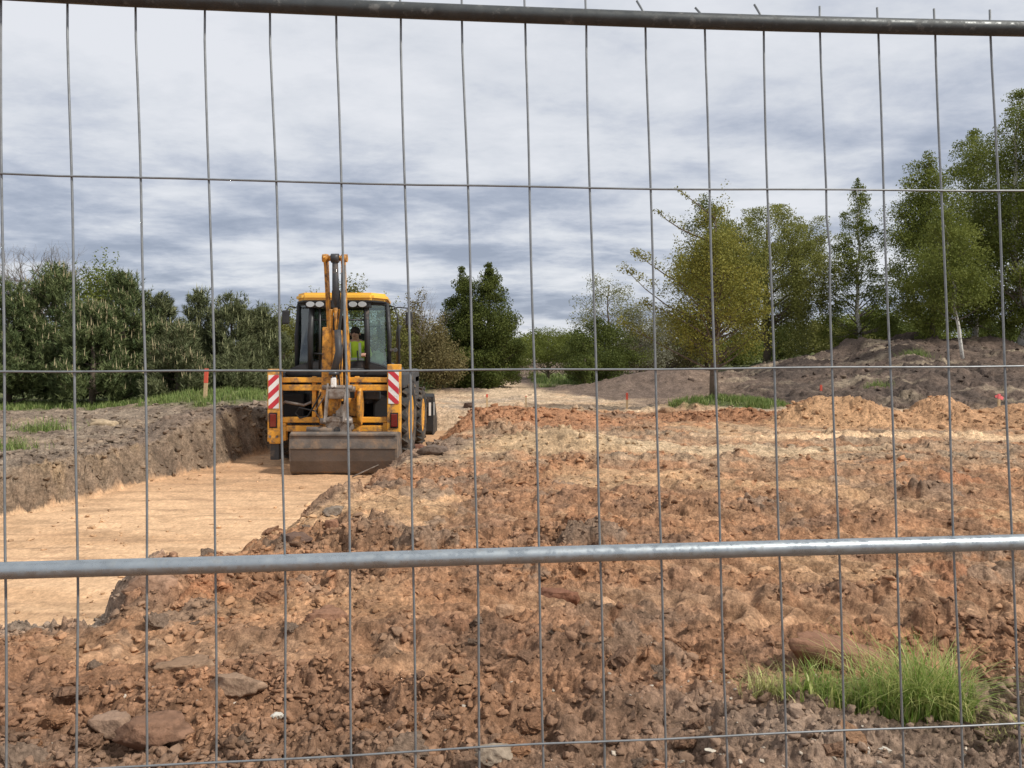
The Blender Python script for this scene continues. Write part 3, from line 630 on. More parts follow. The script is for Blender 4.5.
# ------------------------------------------------------------------ trees
BARK = material('bark', (.13, .10, .075), .9, var=.3, vscale=20, bump=.5, bscale=30)
BIRCH = material('birch_bark', (.62, .60, .55), .8, dirt=(.05, .045, .04), dirt_amt=.25, dscale=9)
TWIG = material('twig_bark', (.17, .14, .115), .9)
def leafmat(name, a, b, tr=.35): return material(name, a, .6, attr=('tint', 'f', b), transl=tr, spec=.15)
LM = {
    'dark': leafmat('leaf_dark', (.05, .070, .018), (.16, .185, .045)),
    'mid': leafmat('leaf_mid', (.085, .11, .022), (.24, .265, .06)),
    'olive': leafmat('leaf_olive', (.105, .115, .03), (.26, .25, .07)),
    'yellow': leafmat('leaf_young', (.135, .14, .028), (.33, .31, .07)),
    'willow': leafmat('leaf_willow', (.15, .165, .04), (.33, .33, .10)),
    'pale': leafmat('leaf_pale', (.13, .14, .08), (.34, .33, .24)),
    'blossom': leafmat('leaf_blossom', (.20, .21, .13), (.62, .62, .55)),
    'brown': leafmat('leaf_brown', (.12, .10, .045), (.25, .21, .09)),
}
def leaves(C, size, rng, up=0.0, aspect=.6, hang=0.0):
    n = len(C); nrm = rng.normal(size=(n, 3)); nrm[:, 2] += up; nrm /= np.linalg.norm(nrm, axis=1)[:, None]
    a = rng.normal(size=(n, 3)); a[:, 2] -= hang; a -= nrm * (a * nrm).sum(1)[:, None]; a /= np.linalg.norm(a, axis=1)[:, None]; b = np.cross(nrm, a)
    s_ = size * rng.uniform(.55, 1.3, n)[:, None]
    V = np.stack([C - a * s_ * .5, C + b * s_ * aspect * .5, C + a * s_ * .5, C - b * s_ * aspect * .5], 1)
    return V.reshape(-1, 3), np.arange(n * 4).reshape(-1, 4)
def limb_pts(a, b, rng, sag=.1, n=5):
    a = Vector(a); b = Vector(b); L_ = (b - a).length; r_ = []
    off = Vector(rng.normal(size=3)) * L_ * .07
    for i in range(n):
        t = i / (n - 1); p = a.lerp(b, t) + off * math.sin(t * math.pi); p.z += -sag * L_ * t * (1 - t) * 2; r_.append(p)
    return r_
PROF = {
    'oval': lambda t: math.sin(math.pi * min(max(t, 0), 1) ** .8) ** .6 if 0 < t < 1 else 0,
    'cone': lambda t: (1 - t) ** .66 * min(1, (t + .15) * 4),
    'egg': lambda t: (min(1, (t + .05) * 3.5)) * (1 - t ** 2.4) ** .8,
    'flame': lambda t: min(1, .6 + t * 1.6) * (1 - t) ** .72 * 1.12,
    'round': lambda t: math.sqrt(max(0, 1 - (2 * t - 1) ** 2)),
    'vase': lambda t: .35 + .75 * math.sin(math.pi * min(1, t * .75 + .2)) if t < 1 else 0,
}
def tree(name, label, cat, X, Y, h, rad, lm='mid', prof='egg', ncl=120, per=140, clr=.32, leaf=.09, crown_base=.12, trunk_r=.09, seed=1, bark=BARK, group=None, hang=0., gap=.0, tipstyle=None,
         lean=0., z=None, edge=.5, inner=.35, limbs=26, twigs=0, extra=None):
    rng = np.random.default_rng(seed); z0 = gzb(X, Y) - .05 if z is None else z
    root = empty(name, (X, Y, z0), label=label, cat=cat, group=group)
    P = PROF[prof]; cb = crown_base * h; tb = MB(); top = Vector((lean * h, 0, h * .93)); tp = []
    for i in range(9):
        t = i / 8; tp.append(Vector((top.x * t + rng.normal() * .012 * h * (0 < i), rng.normal() * .012 * h * (0 < i), h * .93 * t)))
    tb.tube(tp, [trunk_r * (1 - i / 8.0) ** .8 + .012 for i in range(9)], 8)
    cents = []; K = 0
    sx = rng.uniform(.9, 1.1)
    while len(cents) < ncl and K < ncl * 20:
        K += 1; t = rng.uniform(0, 1) ** .95; a = rng.uniform(0, 2 * math.pi)
        bump = 1 + .22 * math.sin(a * 3 + seed + t * 5) + .12 * math.sin(a * 5 + t * 11 + seed * 2)
        rmax = rad * P(t) * bump; rr = rmax * (rng.uniform(inner, 1) ** .6)
        if rmax <= 0 or rng.uniform() > .12 + .95 * P(t): continue
        c_ = Vector((lean * (cb + t * (h - cb)) + math.cos(a) * rr * sx, math.sin(a) * rr, cb + t * (h - cb)))
        if gap and vnoise(np.array([c_.x * 1.1 + seed]), np.array([c_.z * 1.1 + c_.y * .5]), seed)[0] < -gap: continue
        cents.append(c_)
    if prof in ('cone', 'flame', 'egg'):
        for t in (.72, .80, .87, .93, .98): cents.append(Vector((lean * (cb + t * (h - cb)), 0, cb + t * (h - cb))))
    def trunk_at(zq):
        t = min(max(zq / (h * .93), 0), 1) * 8; i = min(int(t), 7); return tp[i].lerp(tp[i + 1], t - i)
    for i in rng.permutation(len(cents))[:limbs]:
        c_ = cents[i]; d_ = math.hypot(c_.x, c_.y); a = trunk_at(max(c_.z - d_ * .75, h * .1)); r0 = trunk_r * .42 * (1 - a.z / h) + .008
        tb.tube(limb_pts(a, c_, rng, .10), [r0, r0 * .75, r0 * .5, r0 * .33, .006], 5, cap=False, mi=1)
    for (ex, ey, ez, er) in (extra or []):
        c_ = Vector((ex, ey, ez)); a = trunk_at(max(ez - math.hypot(ex, ey) * .6, h * .15)); tb.tube(limb_pts(a, c_, rng, .0), [.03, .022, .016, .011, .006], 5, cap=False, mi=1)
        for q in (.55, .7, .82, .92, 1.0):
            cents.append(a.lerp(c_, q)); 
    tb.build('trunk', [bark, TWIG if bark is BIRCH else bark], root)
    CC = []; TT = []
    for k, c_ in enumerate(cents):
        ks_ = min(1, .35 + 1.0 * P(min(max((c_.z - cb) / (h - cb), 0), .999))); m_ = int(per * 2.1 * rng.uniform(.5, 1.5) * ks_ ** 1.4); g = rng.normal(size=(m_, 3)); g /= np.maximum(1, np.linalg.norm(g, axis=1) / 1.9)[:, None]; g *= clr * ks_ * rng.uniform(.6, 1.2)
        if k >= ncl + 5: g *= .45; g = g[: m_ // 2]; m_ = len(g)
        g[:, 2] *= .75
        if hang: g[:, 2] = -np.abs(rng.exponential(hang, m_)) + .15; g[:, :2] *= .55
        CC.append(np.array(c_) + g); TT.append(np.clip(rng.uniform(0, 1) * .55 + rng.uniform(0, 1, m_) * .45, 0, 1))
    if tipstyle == 'shoots':      # upright leafy shoots breaking the outline
        for k in range(twigs):
            t = rng.uniform(.55, 1); a = rng.uniform(0, 6.28); rr = rad * P(min(t, .97)) * rng.uniform(.4, 1)
            b_ = np.array([math.cos(a) * rr, math.sin(a) * rr, cb + t * (h - cb)]); l_ = rng.uniform(.35, .9) * clr * 3
            m_ = int(per * .35); s_ = rng.uniform(0, 1, m_); dv = np.array([math.cos(a) * .35, math.sin(a) * .35, 1.0])
            CC.append(b_ + dv * (s_ * l_)[:, None] + rng.normal(size=(m_, 3)) * .055); TT.append(rng.uniform(0, 1, m_))
    C = np.concatenate(CC); T = np.concatenate(TT); keep = C[:, 2] > .05; C = C[keep]; T = T[keep]
    V, Fq = leaves(C, leaf * .86, rng, hang=hang * 1.5)
    add_obj('crown', np_mesh('crown', V, Fq, {'tint': ('FLOAT', np.repeat(T, 4))}), LM[lm], root)
    return root
def bare_tree(label, X, Y, h, rad, seed, name='bare_tree', r=.11, lm=None):
    rng = np.random.default_rng(seed); z0 = gzb(X, Y); root = empty(name, (X, Y, z0), label=label, cat='tree')
    tb = MB(); cr = MB(); tips = []
    tb.tube([(0, 0, -.1), (.03, 0, h * .25), (-.03, 0, h * .5)], [r, r * .8, r * .6], 7)
    def grow(p, d_, l_, rr, lev, mb):
        q_ = p + d_ * l_; mid = p.lerp(q_, .5) + Vector(rng.normal(size=3)) * l_ * .06
        mb.tube([p, mid, q_], [rr, rr * .75, rr * .55], 4, cap=False)
        if lev == 0: tips.append(q_); return
        for _ in range(3 if lev > 1 else 4):
            nd = (d_ + Vector(rng.normal(size=3)) * .42 + Vector((0, 0, .15))).normalized(); grow(q_.lerp(p, rng.uniform(0, .4)), nd, l_ * rng.uniform(.55, .85), rr * .5, lev - 1, cr)
    for k in range(10 if rad > 1 else 5):
        a = k * 2.4; p = Vector((0, 0, h * (.22 + .03 * k))); sp_ = rad / h * 1.7
        grow(p, Vector((math.cos(a) * sp_, math.sin(a) * sp_, 1)).normalized(), h * (.27 - .008 * k), r * .5, 3 if rad < 1 else 4, tb)
    tb.build('trunk', TWIG, root); cr.build('branches', TWIG, root)
    if lm:
        T_ = np.array([t[:] for t in tips]); C = np.repeat(T_, 9, 0) + rng.normal(size=(len(T_) * 9, 3)) * .12
        V, Fq = leaves(C, .06, rng); add_obj('crown', np_mesh('crown', V, Fq, {'tint': ('FLOAT', np.repeat(rng.uniform(0, 1, len(C)), 4))}), LM[lm], root)
    return root
NEEDLE = leafmat('pine_needles', (.046, .074, .028), (.18, .21, .085), .1)
NEEDLE2 = leafmat('pine_needles_light', (.065, .085, .035), (.19, .20, .10), .1)
CANDLE = leafmat('pine_candles', (.22, .19, .10), (.40, .33, .20), .1)
CANDLE2 = leafmat('pine_candles_green', (.16, .18, .08), (.34, .33, .18), .1)
def pine(label, X, Y, h, rad, seed, candles=.5, mat=None, cmat=None, name='pine_tree', shoots=1500, group='young pines along the left edge of the site', cl=.20):
    rng = np.random.default_rng(seed); z0 = gzb(X, Y) - .05; root = empty(name, (X, Y, z0), label=label, cat='pine tree', group=group)
    tb = MB(); tb.tube([(0, 0, 0), (.02, .02, h * .5), (0, 0, h * .97)], [.09, .05, .012], 7)
    nb = int(h * 26); ends = []
    for i in range(nb):
        t = rng.uniform(.03, .97); zq = h * t; rr = rad * 1.12 * (1 - t) ** .72 * min(1, .85 + t * 1.4) * rng.uniform(.72, 1.12); a = rng.uniform(0, 6.28)
        e_ = Vector((math.cos(a) * rr, math.sin(a) * rr, zq + rr * .28)); s_ = Vector((0, 0, zq - rr * .10)); ends.append((s_, e_))
        if i % 2 == 0: tb.tube([s_, s_.lerp(e_, .6) - Vector((0, 0, rr * .06)), e_], [.018, .012, .006], 4, cap=False)
    tb.build('trunk', BARK, root)
    B = []; U = []
    wts = np.array([(e_ - s_).length ** 1.25 + .08 for s_, e_ in ends]); wts /= wts.sum()
    for i in range(int(shoots * 1.9)):
        s_, e_ = ends[rng.choice(len(ends), p=wts)]; q_ = rng.uniform(.35, 1.0) ** .6; p = s_.lerp(e_, q_) + Vector(rng.normal(size=3)) * .10; d_ = (e_ - s_).normalized() * .55 + Vector((0, 0, 1)) + Vector(rng.normal(size=3)) * .25
        B.append(p[:]); U.append(d_.normalized()[:])
    # leader and top whorl
    for k in range(7): a = k * .9; B.append((math.cos(a) * .1 * (k > 0), math.sin(a) * .1 * (k > 0), h * (1.0 - .035 * (k > 0)))); U.append((0, 0, 1))
    B = np.array(B); U = np.array(U); n = len(B); K = 15
    t = np.tile(rng.uniform(0, 1, (n, K)), 1); ang = rng.uniform(0, 6.28, (n, K)); rv = rng.normal(size=(n, K, 3)); rv -= U[:, None] * (rv * U[:, None]).sum(-1, keepdims=True); rv /= np.linalg.norm(rv, axis=-1, keepdims=True)
    Ld = .20; base = B[:, None] + U[:, None] * (t * Ld)[..., None]; tip = base + (rv * .75 + U[:, None] * .8) * .115 * rng.uniform(.8, 1.2, (n, K, 1))
    sd_ = np.cross(tip - base, rng.normal(size=(n, K, 3))); sd_ /= np.linalg.norm(sd_, axis=-1, keepdims=True); sd_ *= .011
    V = np.stack([base - sd_, base + sd_, tip], 2).reshape(-1, 3); Fq = np.arange(len(V)).reshape(-1, 3)
    tt = np.repeat(np.clip(rng.uniform(0, .6, n)[:, None] + rng.uniform(0, .4, (n, K)), 0, 1).ravel(), 3)
    add_obj('crown', np_mesh('crown', V, Fq, {'tint': ('FLOAT', tt)}), mat or NEEDLE, root)
    rr = np.hypot(B[:, 0], B[:, 1]) / np.maximum(rad * (1 - B[:, 2] / h).clip(0.02, 1) ** .62, .05)
    sel = (rng.uniform(size=n) < .42 * candles * (0.1 + .9 * (B[:, 2] / h)) * (.4 + 1.2 * (np.sin(B[:, 0] * 4 + seed) * np.sin(B[:, 2] * 3) > -.1))) & (rr > .5)
    Bc = B[sel] + U[sel] * Ld * .8; m_ = len(Bc)
    if m_:
        cz = cl * rng.uniform(.35, 1.2, m_); up = np.stack([rng.normal(size=m_) * .1, rng.normal(size=m_) * .1, np.ones(m_)], 1)
        V = []
        for k in range(3):
            a = k * 2.094; V.append(Bc + np.array([math.cos(a), math.sin(a), 0]) * .016)
        V.append(Bc + up * cz[:, None]); V = np.stack(V, 1).reshape(-1, 3); b_ = np.arange(m_)[:, None, None] * 4
        Fq = (b_ + np.array([[0, 1, 3], [1, 2, 3], [2, 0, 3]])[None]).reshape(-1, 3)
        o = add_obj('candle_shoots', np_mesh('candle_shoots', V, Fq, {'tint': ('FLOAT', np.repeat(rng.uniform(0, 1, m_), 4))}), cmat or CANDLE, root); o['kind'] = 'stuff'
    return root
def XatY(px, Y): return (px - 512) / F * Y
def H(px, ytop, Y): return CZ - (ytop - HY) / F * Y - gzb(XatY(px, Y), Y)      # height of a tree whose top shows at ytop
# pines, left
for (px, yt, Y, rad, label, cd, mt, cm) in (
        (-52, 268, 20.5, 1.6, 'dark pine cut off by the left edge of the picture', .35, NEEDLE, CANDLE),
        (8, 284, 19.6, 1.35, 'leftmost full pine, with few pale shoots, under the bare tree', .30, NEEDLE, CANDLE),
        (55, 268, 20.2, 1.45, 'tall dark pine with pale brown candles in front of the bare tree', .75, NEEDLE, CANDLE),
        (92, 306, 19.2, 1.1, 'lower pine thick with tan candles between the two tallest left pines', 1.0, NEEDLE, CANDLE),
        (123, 275, 20.4, 1.35, 'tall pine with a pointed dark top in the middle of the left row', .5, NEEDLE, CANDLE),
        (157, 300, 20.8, 1.1, 'yellowish green pine next to the pointed dark one', .4, NEEDLE2, CANDLE2),
        (178, 334, 18.9, .8, 'short pine covered in long pale candles left of the orange stake', 1.0, NEEDLE2, CANDLE)):
    pine(label, XatY(px, Y), Y, H(px, yt, Y), rad, abs(int(px)) + 11, cd, mt, cm)
for (px, yt, Y, rad, label) in (
        (200, 293, 23.0, 1.0, 'open topped pine with upright shoots behind the orange stake'),
        (231, 296, 22.5, 1.15, 'bushy pine behind the small shrub, right of the orange stake'),
        (262, 310, 23.5, 1.0, 'loose green pine directly left of the digger cab')):
    pine(label, XatY(px, Y), Y, H(px, yt, Y), rad, int(px), .35, NEEDLE2, CANDLE2, shoots=1200, cl=.26)
pine('small dark spruce shrub in the grass right of the orange stake', XatY(232, 19.2), 19.2, .72, .55, 91, .2, NEEDLE2, CANDLE2, shoots=420, name='spruce_shrub', group=None, cl=.08)
bare_tree('leafless tree with fine branches rising behind the left pines', XatY(42, 27), 27, H(42, 240, 27) * 1.05, 2.4, 3)
tree('broadleaf_tree', 'fresh green broadleaf tree showing above the left pines', 'tree', XatY(104, 26), 26, H(104, 268, 26), 1.6, 'mid', 'egg', 90, 130, .35, .09, seed=21, tipstyle='shoots', twigs=25)
# behind the digger
for (px, yt, Y, rad, lm, label, sd_) in (
        (285, 316, 27, 1.3, 'olive', 'olive tree showing just left of the digger roof', 1),
        (312, 300, 29, 1.4, 'olive', 'olive tree with upright shoots behind the left half of the cab', 2),
        (352, 287, 28, 1.5, 'olive', 'olive tree rising above the cab roof behind the boom', 3),
        (385, 305, 27, 1.4, 'olive', 'olive tree behind the right half of the cab', 4),
        (415, 300, 30, 1.1, 'brown', 'brownish loose tree between the cab mirror and the twin peaked tree', 5),
        (438, 326, 27, 1.0, 'brown', 'low brownish bush leaning on the twin peaked tree', 6)):
    tree('small_tree', label, 'tree', XatY(px, Y), Y, H(px, yt, Y), rad, lm, 'egg', 70, 100, .28, .085, crown_base=.06, trunk_r=.06, seed=40 + sd_, tipstyle='shoots', twigs=26, gap=.25, inner=.1)
bare_tree('thin bare sapling reaching above the trees right of the cab', XatY(424, 29), 29, H(424, 276, 29), .5, 9, name='bare_sapling', r=.035)
rt = tree('twin_peaked_tree', 'dense dark green tree with two peaks right of the digger', 'tree', XatY(489, 31), 31, H(489, 262, 31), 1.42, 'dark', 'cone', 210, 170, .24, .085, crown_base=.03, trunk_r=.11, seed=51, inner=.15)
tree('dense_tree', 'dense dark green tree forming the lower left peak beside the tallest one', 'tree', XatY(462, 31.5), 31.5, H(463, 266, 31.5), 1.2, 'dark', 'cone', 170, 170, .24, .085, crown_base=.03, trunk_r=.09, seed=52, inner=.15)
# middle distance
tree('round_tree', 'small rounded tree beside the far dirt mound', 'tree', XatY(548, 40), 40, H(548, 331, 40), 1.5, 'mid', 'round', 80, 110, .3, .09, crown_base=.35, trunk_r=.07, seed=61)
tree('airy_tree', 'bushy tree with a dense dark foot and airy pale top in mid distance', 'tree', XatY(597, 34), 34, H(599, 318, 34), 1.75, 'dark', 'egg', 110, 140, .3, .09, crown_base=.05, trunk_r=.08, seed=62, inner=.2)
tree('airy_tree', 'thin silvery tree rising out of the dense dark bush in mid distance', 'tree', XatY(608, 35.5), 35.5, H(608, 278, 35.5), 1.45, 'olive', 'vase', 75, 60, .3, .08, crown_base=.35, trunk_r=.06, seed=63, gap=.15, limbs=40)
tree('blossom_tree', 'loose pale blossoming tree left of the young yellowish tree', 'tree', XatY(641, 36), 36, H(641, 300, 36), 1.6, 'pale', 'round', 70, 70, .35, .09, crown_base=.2, trunk_r=.06, seed=64, gap=.1, limbs=40)
tree('dark_bush', 'dark bush with white specks at the foot of the mid distance trees', 'bush', XatY(585, 30.5), 30.5, 1.2, .55, 'dark', 'round', 30, 80, .16, .08, crown_base=.1, trunk_r=.04, seed=65)
tree('brown_tree', 'brownish round tree behind the blossoming one', 'tree', XatY(668, 44), 44, H(668, 318, 44), 2.6, 'brown', 'round', 90, 110, .42, .11, crown_base=.05, trunk_r=.08, seed=66)
tree('young_tree', 'young yellowish green tree standing on the grassy mound', 'tree', XatY(714, 18.4), 18.4, H(712, 203, 18.4), 1.28, 'yellow', 'egg', 150, 100, .235, .062, crown_base=.20, trunk_r=.10, seed=71, gap=.28, inner=.15, limbs=80, tipstyle='shoots', twigs=20,
     extra=[(-1.9, -.2, 3.55, 0), (-2.15, 0, 3.2, 0), (-1.35, .2, 4.6, 0), (-.9, 0, 5.1, 0), (-1.6, .3, 2.4, 0), (1.2, -.2, 2.2, 0), (-2.2, .1, 1.9, 0)])
tree('willow_tree', 'broad willow with drooping yellow green branches behind the young tree', 'tree', XatY(766, 40), 40, H(760, 206, 40), 3.4, 'willow', 'round', 260, 230, .42, .10, crown_base=.26, trunk_r=.2, seed=72, hang=.75, gap=.35, inner=.2, limbs=50)
tree('dark_tree', 'dark green treetop at the left shoulder of the willow', 'tree', XatY(707, 45), 45, H(707, 196, 45), 1.6, 'dark', 'oval', 60, 150, .45, .12, crown_base=.35, trunk_r=.12, seed=73)
tree('birch_tree', 'slender birch with a pointed crown standing alone against the sky', 'birch', XatY(858, 38), 38, H(858, 178, 38), 2.25, 'mid', 'flame', 150, 110, .34, .10, crown_base=.05, trunk_r=.11, seed=74, bark=BIRCH, gap=.3, hang=.3, inner=.1, limbs=70)
tree('birch_tree', 'nearest birch, with a white leaning trunk, at the left of the right hand group', 'birch', XatY(963, 27.5), 27.5, H(950, 200, 27.5), 1.3, 'mid', 'flame', 90, 110, .3, .085, crown_base=.36, trunk_r=.055, seed=75, bark=BIRCH, gap=.33, lean=-.14, inner=.2, limbs=60)
tree('birch_tree', 'dense green tree filling the left side of the right hand group', 'birch', XatY(932, 33), 33, H(922, 154, 33), 1.95, 'mid', 'egg', 200, 150, .34, .10, crown_base=.02, trunk_r=.10, seed=76, lean=-.03, gap=.4, inner=.1)
tree('birch_tree', 'tallest tree, cut off by the right edge of the picture', 'birch', XatY(1018, 33), 33, H(1012, 84, 33), 2.4, 'mid', 'egg', 260, 150, .36, .10, crown_base=.03, trunk_r=.16, seed=77, bark=BIRCH, gap=.35, inner=.1, limbs=60)
tree('birch_tree', 'airy tree with a feathery top between the two tallest on the right', 'birch', XatY(975, 36), 36, H(972, 128, 36), 2.7, 'mid', 'egg', 220, 120, .4, .11, crown_base=.04, trunk_r=.12, seed=78, bark=BIRCH, gap=.25, inner=.1, limbs=60)
tree('birch_tree', 'tree outside the right edge whose branches reach into the picture', 'birch', XatY(1085, 32), 32, 11.5, 2.4, 'mid', 'egg', 150, 130, .36, .10, crown_base=.03, trunk_r=.14, seed=79)
# far green belt
fr = random.Random(5)
belt = [(-20, 330, 60), (90, 325, 60), (180, 325, 58), (520, 340, 75), (535, 334, 80), (575, 338, 70), (635, 335, 62), (690, 322, 60), (735, 335, 52), (780, 325, 55), (815, 322, 48), (842, 318, 52), (875, 305, 55), (893, 322, 46), (912, 300, 57), (450, 335, 60), (410, 330, 55), (330, 325, 55), (480, 338, 70), (1040, 330, 60), (930, 320, 50), (990, 320, 55), (850, 330, 44), (505, 346, 85), (560, 350, 90)]
names = ['rounded', 'loose', 'dense', 'low', 'broad']
where = {-20: 'behind the pines at the far left edge', 90: 'behind the tall left pines', 180: 'behind the yellowish pine', 520: 'just right of the twin peaked tree', 535: 'left of the small rounded tree', 575: 'between the rounded tree and the bush with the airy top',
         635: 'behind the blossoming tree', 690: 'behind the left half of the young yellowish tree', 735: 'behind the trunk of the young yellowish tree', 780: 'under the right half of the willow', 815: 'between the willow and the lone birch',
         842: 'behind the left half of the lone birch', 875: 'right of the lone birch', 893: 'on the slope right of the lone birch', 912: 'between the lone birch and the right hand group', 450: 'behind the twin peaked tree', 410: 'behind the cab mirror', 330: 'behind the digger boom',
         480: 'hidden mostly by the twin peaked tree', 1040: 'beyond the tallest tree at the right edge', 930: 'at the foot of the right hand group', 990: 'under the tallest tree on the right', 850: 'at the foot of the lone birch', 505: 'far off above the white van', 560: 'far off above the dirt mound'}
for i, (px, yt, Y) in enumerate(belt):
    tree('far_tree', '%s distant green tree %s' % (names[i % 5], where[px]), 'tree', XatY(px, Y), Y, max(1.5, H(px, yt, Y)), Y * .035 * fr.uniform(.9, 1.3), ['mid', 'dark', 'olive', 'mid'][i % 4], 'round' if i % 2 else 'egg', 60, 90, Y * .0095, Y * .0032,
         crown_base=.02, trunk_r=.1, seed=200 + i, group='distant trees behind the site', limbs=10, inner=.0)

# ------------------------------------------------------------------ stakes
woodm = material('stake_wood', (.50, .36, .20), .8, var=.2, vscale=30); redm = material('stake_red_paint', (.60, .09, .05), .6, var=.15); ribm = material('pink_ribbon', (.75, .16, .16), .7)
def stake(px, ybot, ytop, Y, wpx, label, red=.3, ribbon=False, lean=0.):
    X = XatY(px, Y); z0 = CZ - (ybot - HY) / F * Y; z1 = CZ - (ytop - HY) / F * Y; zg = gz(X, Y); h = z1 - z0; w_ = wpx / F * Y
    root = empty('survey_stake', (X, Y, zg), label=label, cat='stake', group='wooden survey stakes round the site'); root.rotation_euler = (0, lean, 0)
    a = MB(); a.box((0, 0, (h * (1 - red)) / 2 - .05), (w_, w_ * .7, h * (1 - red) + .1), bev=w_ * .08); a.build('post', woodm, root)
    if ribbon:
        b_ = MB(); b_.box((0, 0, h * (1 - red * .5)), (w_ * 1.1, w_ * .8, h * red), bev=w_ * .1)
        b_.box((w_ * 1.2, 0, h * .80), (w_ * 1.7, w_ * .3, h * .16), rot=(0, .5, .3)); b_.box((-w_ * 1.1, 0, h * .88), (w_ * 1.3, w_ * .3, h * .12), rot=(0, -.4, -.2)); b_.build('ribbon', ribm, root)
    else:
        b_ = MB(); b_.box((0, 0, h * (1 - red * .5)), (w_ * 1.04, w_ * .74, h * red), bev=w_ * .08); b_.build('painted_top', redm, root)
stake(205, 410, 378, 17.2, 3.4, 'tall orange topped stake in the grass left of the digger', .45, lean=.05)
stake(487, 412, 396, 19, 1.8, 'red tipped stake on the far sand below the twin peaked tree', .2)
stake(526, 410, 398, 20, 1.4, 'short pale stake on the far sand right of the red tipped one', .08)
stake(627, 413, 395, 18.5, 2.0, 'red topped stake on the far sand left of the young tree', .38)
stake(811, 412, 399, 17.6, 2.0, 'pink ribboned stake behind the left end of the sandy ridge', .3, True)
stake(821, 396, 389, 22, 2.0, 'tiny pink marker stake low on the dark slope', .9)
stake(999, 417, 397, 18.2, 2.2, 'pink ribboned stake near the right edge of the picture', .25, True)

# ------------------------------------------------------------------ far van and hut
def van():
    Y = 95; X = XatY(500.5, Y); z = gzb(X, Y); root = empty('van', (X, Y, z), 0, label='small white van parked far off beside the dirt mound', cat='van')
    wp = material('white_paint', (.75, .76, .76), .3, coat=.4); dk = material('van_glass', (.03, .04, .05), .15); ty = material('van_tyre', (.02, .02, .02), .9)
    s_ = .9
    a = MB(); a.prism([(-2.3, .35), (2.2, .35), (2.35, .8), (2.15, 1.05), (1.35, 1.2), (.75, 1.85), (.4, 1.95), (-2.1, 1.95), (-2.3, 1.7)], 'y', -.9, .9, bev=.06); a.build('body', wp, root)
    for sx in ((-1.95, -.75), (-.6, .25)): b_ = MB(); b_.box(((sx[0] + sx[1]) / 2, -.905, 1.5), (sx[1] - sx[0], .02, .42), bev=.008); b_.build('side_window', dk, root)
    b_ = MB(); b_.prism([(.35, 1.28), (1.0, 1.28), (.65, 1.7), (.35, 1.7)], 'y', -.915, -.895); b_.build('side_window', dk, root)
    for wx_ in (-1.45, 1.5):
        for wy in (-.82, .82): b_ = MB(); b_.lathe([(wy - .1, .33), (wy + .1, .33)], 'y', (wx_, 0, .33), 20); b_.build('wheel', ty, root)
    root.scale = (.85,) * 3
van()
def hut():
    Y = 62; X = XatY(532, Y); z = CZ - (370 - HY) / F * Y; z = gzb(X, Y); ht = CZ - (359.0 - HY) / F * Y - z
    root = empty('hut', (X, Y, z), 0, label='low brown hut with a pale roof far off beyond the dirt mound', cat='hut')
    wl = material('hut_wall', (.16, .10, .07), .85, var=.2); rf = material('hut_roof', (.48, .42, .26), .7, var=.1); yl = material('yellow_board', (.65, .50, .22), .6)
    a = MB(); a.box((0, 0, ht / 2 - .1), (1.3, 1.6, ht - .2)); a.build('wall', wl, root)
    a = MB(); a.prism([(-.95, ht - .2), (.95, ht - .2), (.8, ht), (-.8, ht + .04)], 'y', -1.0, 1.0); a.build('roof', rf, root)
    a = MB(); a.box((-.3, -.83, ht - .75), (.55, .05, .35), bev=.01); a.build('door_panel', yl, root)
hut()
# ------------------------------------------------------------------ digger (backhoe loader)
YEL = material('yellow_paint', (.84, .39, .04), .38, coat=.15, var=.08, vscale=5, dirt=(.22, .13, .075), dirt_amt=.5, dscale=6, bump=.1, bscale=90)
YELA = material('worn_arm_yellow', (.80, .36, .04), .45, var=.15, vscale=9, dirt=(.13, .07, .04), dirt_amt=.75, dscale=9, bump=.2, bscale=60)
YELC = material('roof_yellow', (.92, .52, .07), .35, coat=.2, var=.05, vscale=4)
BLK = material('black_paint', (.022, .023, .025), .42, var=.2, dirt=(.10, .08, .065), dirt_amt=.12, dscale=5)
CHAR = material('charcoal_plastic', (.055, .058, .062), .5, dirt=(.17, .14, .11), dirt_amt=.2, dscale=5)
STEEL = material('worn_steel', (.27, .235, .205), .5, metal=.5, var=.3, vscale=7, dirt=(.15, .10, .07), dirt_amt=.5, dscale=5, bump=.3)
BUCK = material('bucket_steel', (.13, .11, .095), .6, metal=.15, var=.35, vscale=5, dirt=(.28, .19, .125), dirt_amt=.5, dscale=4, bump=.5, bscale=35)
BUCK2 = material('bucket_muddy', (.10, .075, .06), .45, metal=.1, var=.3, vscale=3, dirt=(.15, .095, .06), dirt_amt=.35, dscale=2.2, bump=.4, bscale=25)
CHROME = material('chrome_rod', (.75, .75, .75), .18, metal=1.)
RUB = material('tyre_rubber', (.035, .033, .031), .85, dirt=(.16, .12, .085), dirt_amt=.45, dscale=6)
RED = material('chevron_red', (.55, .035, .05), .4); WHT = material('chevron_white', (.80, .78, .74), .4, dirt=(.5, .42, .33), dirt_amt=.2, dscale=9)
LAMP = material('tail_lamp', (.16, .012, .008), .2, coat=.6); CLR = material('work_lamp', (.42, .44, .45), .2, coat=.6); GLS = glass_mat('cab_glass', (.80, .88, .84), 1.0)
HOSE = material('rubber_hose', (.02, .02, .02), .5)
DARKIN = material('dark_interior', (.018, .018, .018), .8)
dg = empty('backhoe_loader', (-2.99, 13.0, FLOOR), label='yellow and black backhoe loader working in the pit, seen from behind', cat='digger')
def lp(px, py, Y): p = pw(px, py, Y); return Vector((p.x + 2.99, p.y - 13.0, p.z - FLOOR))
def part(mb, name, mat, parent=dg, **k): return mb.build(name, mat, parent, **k)
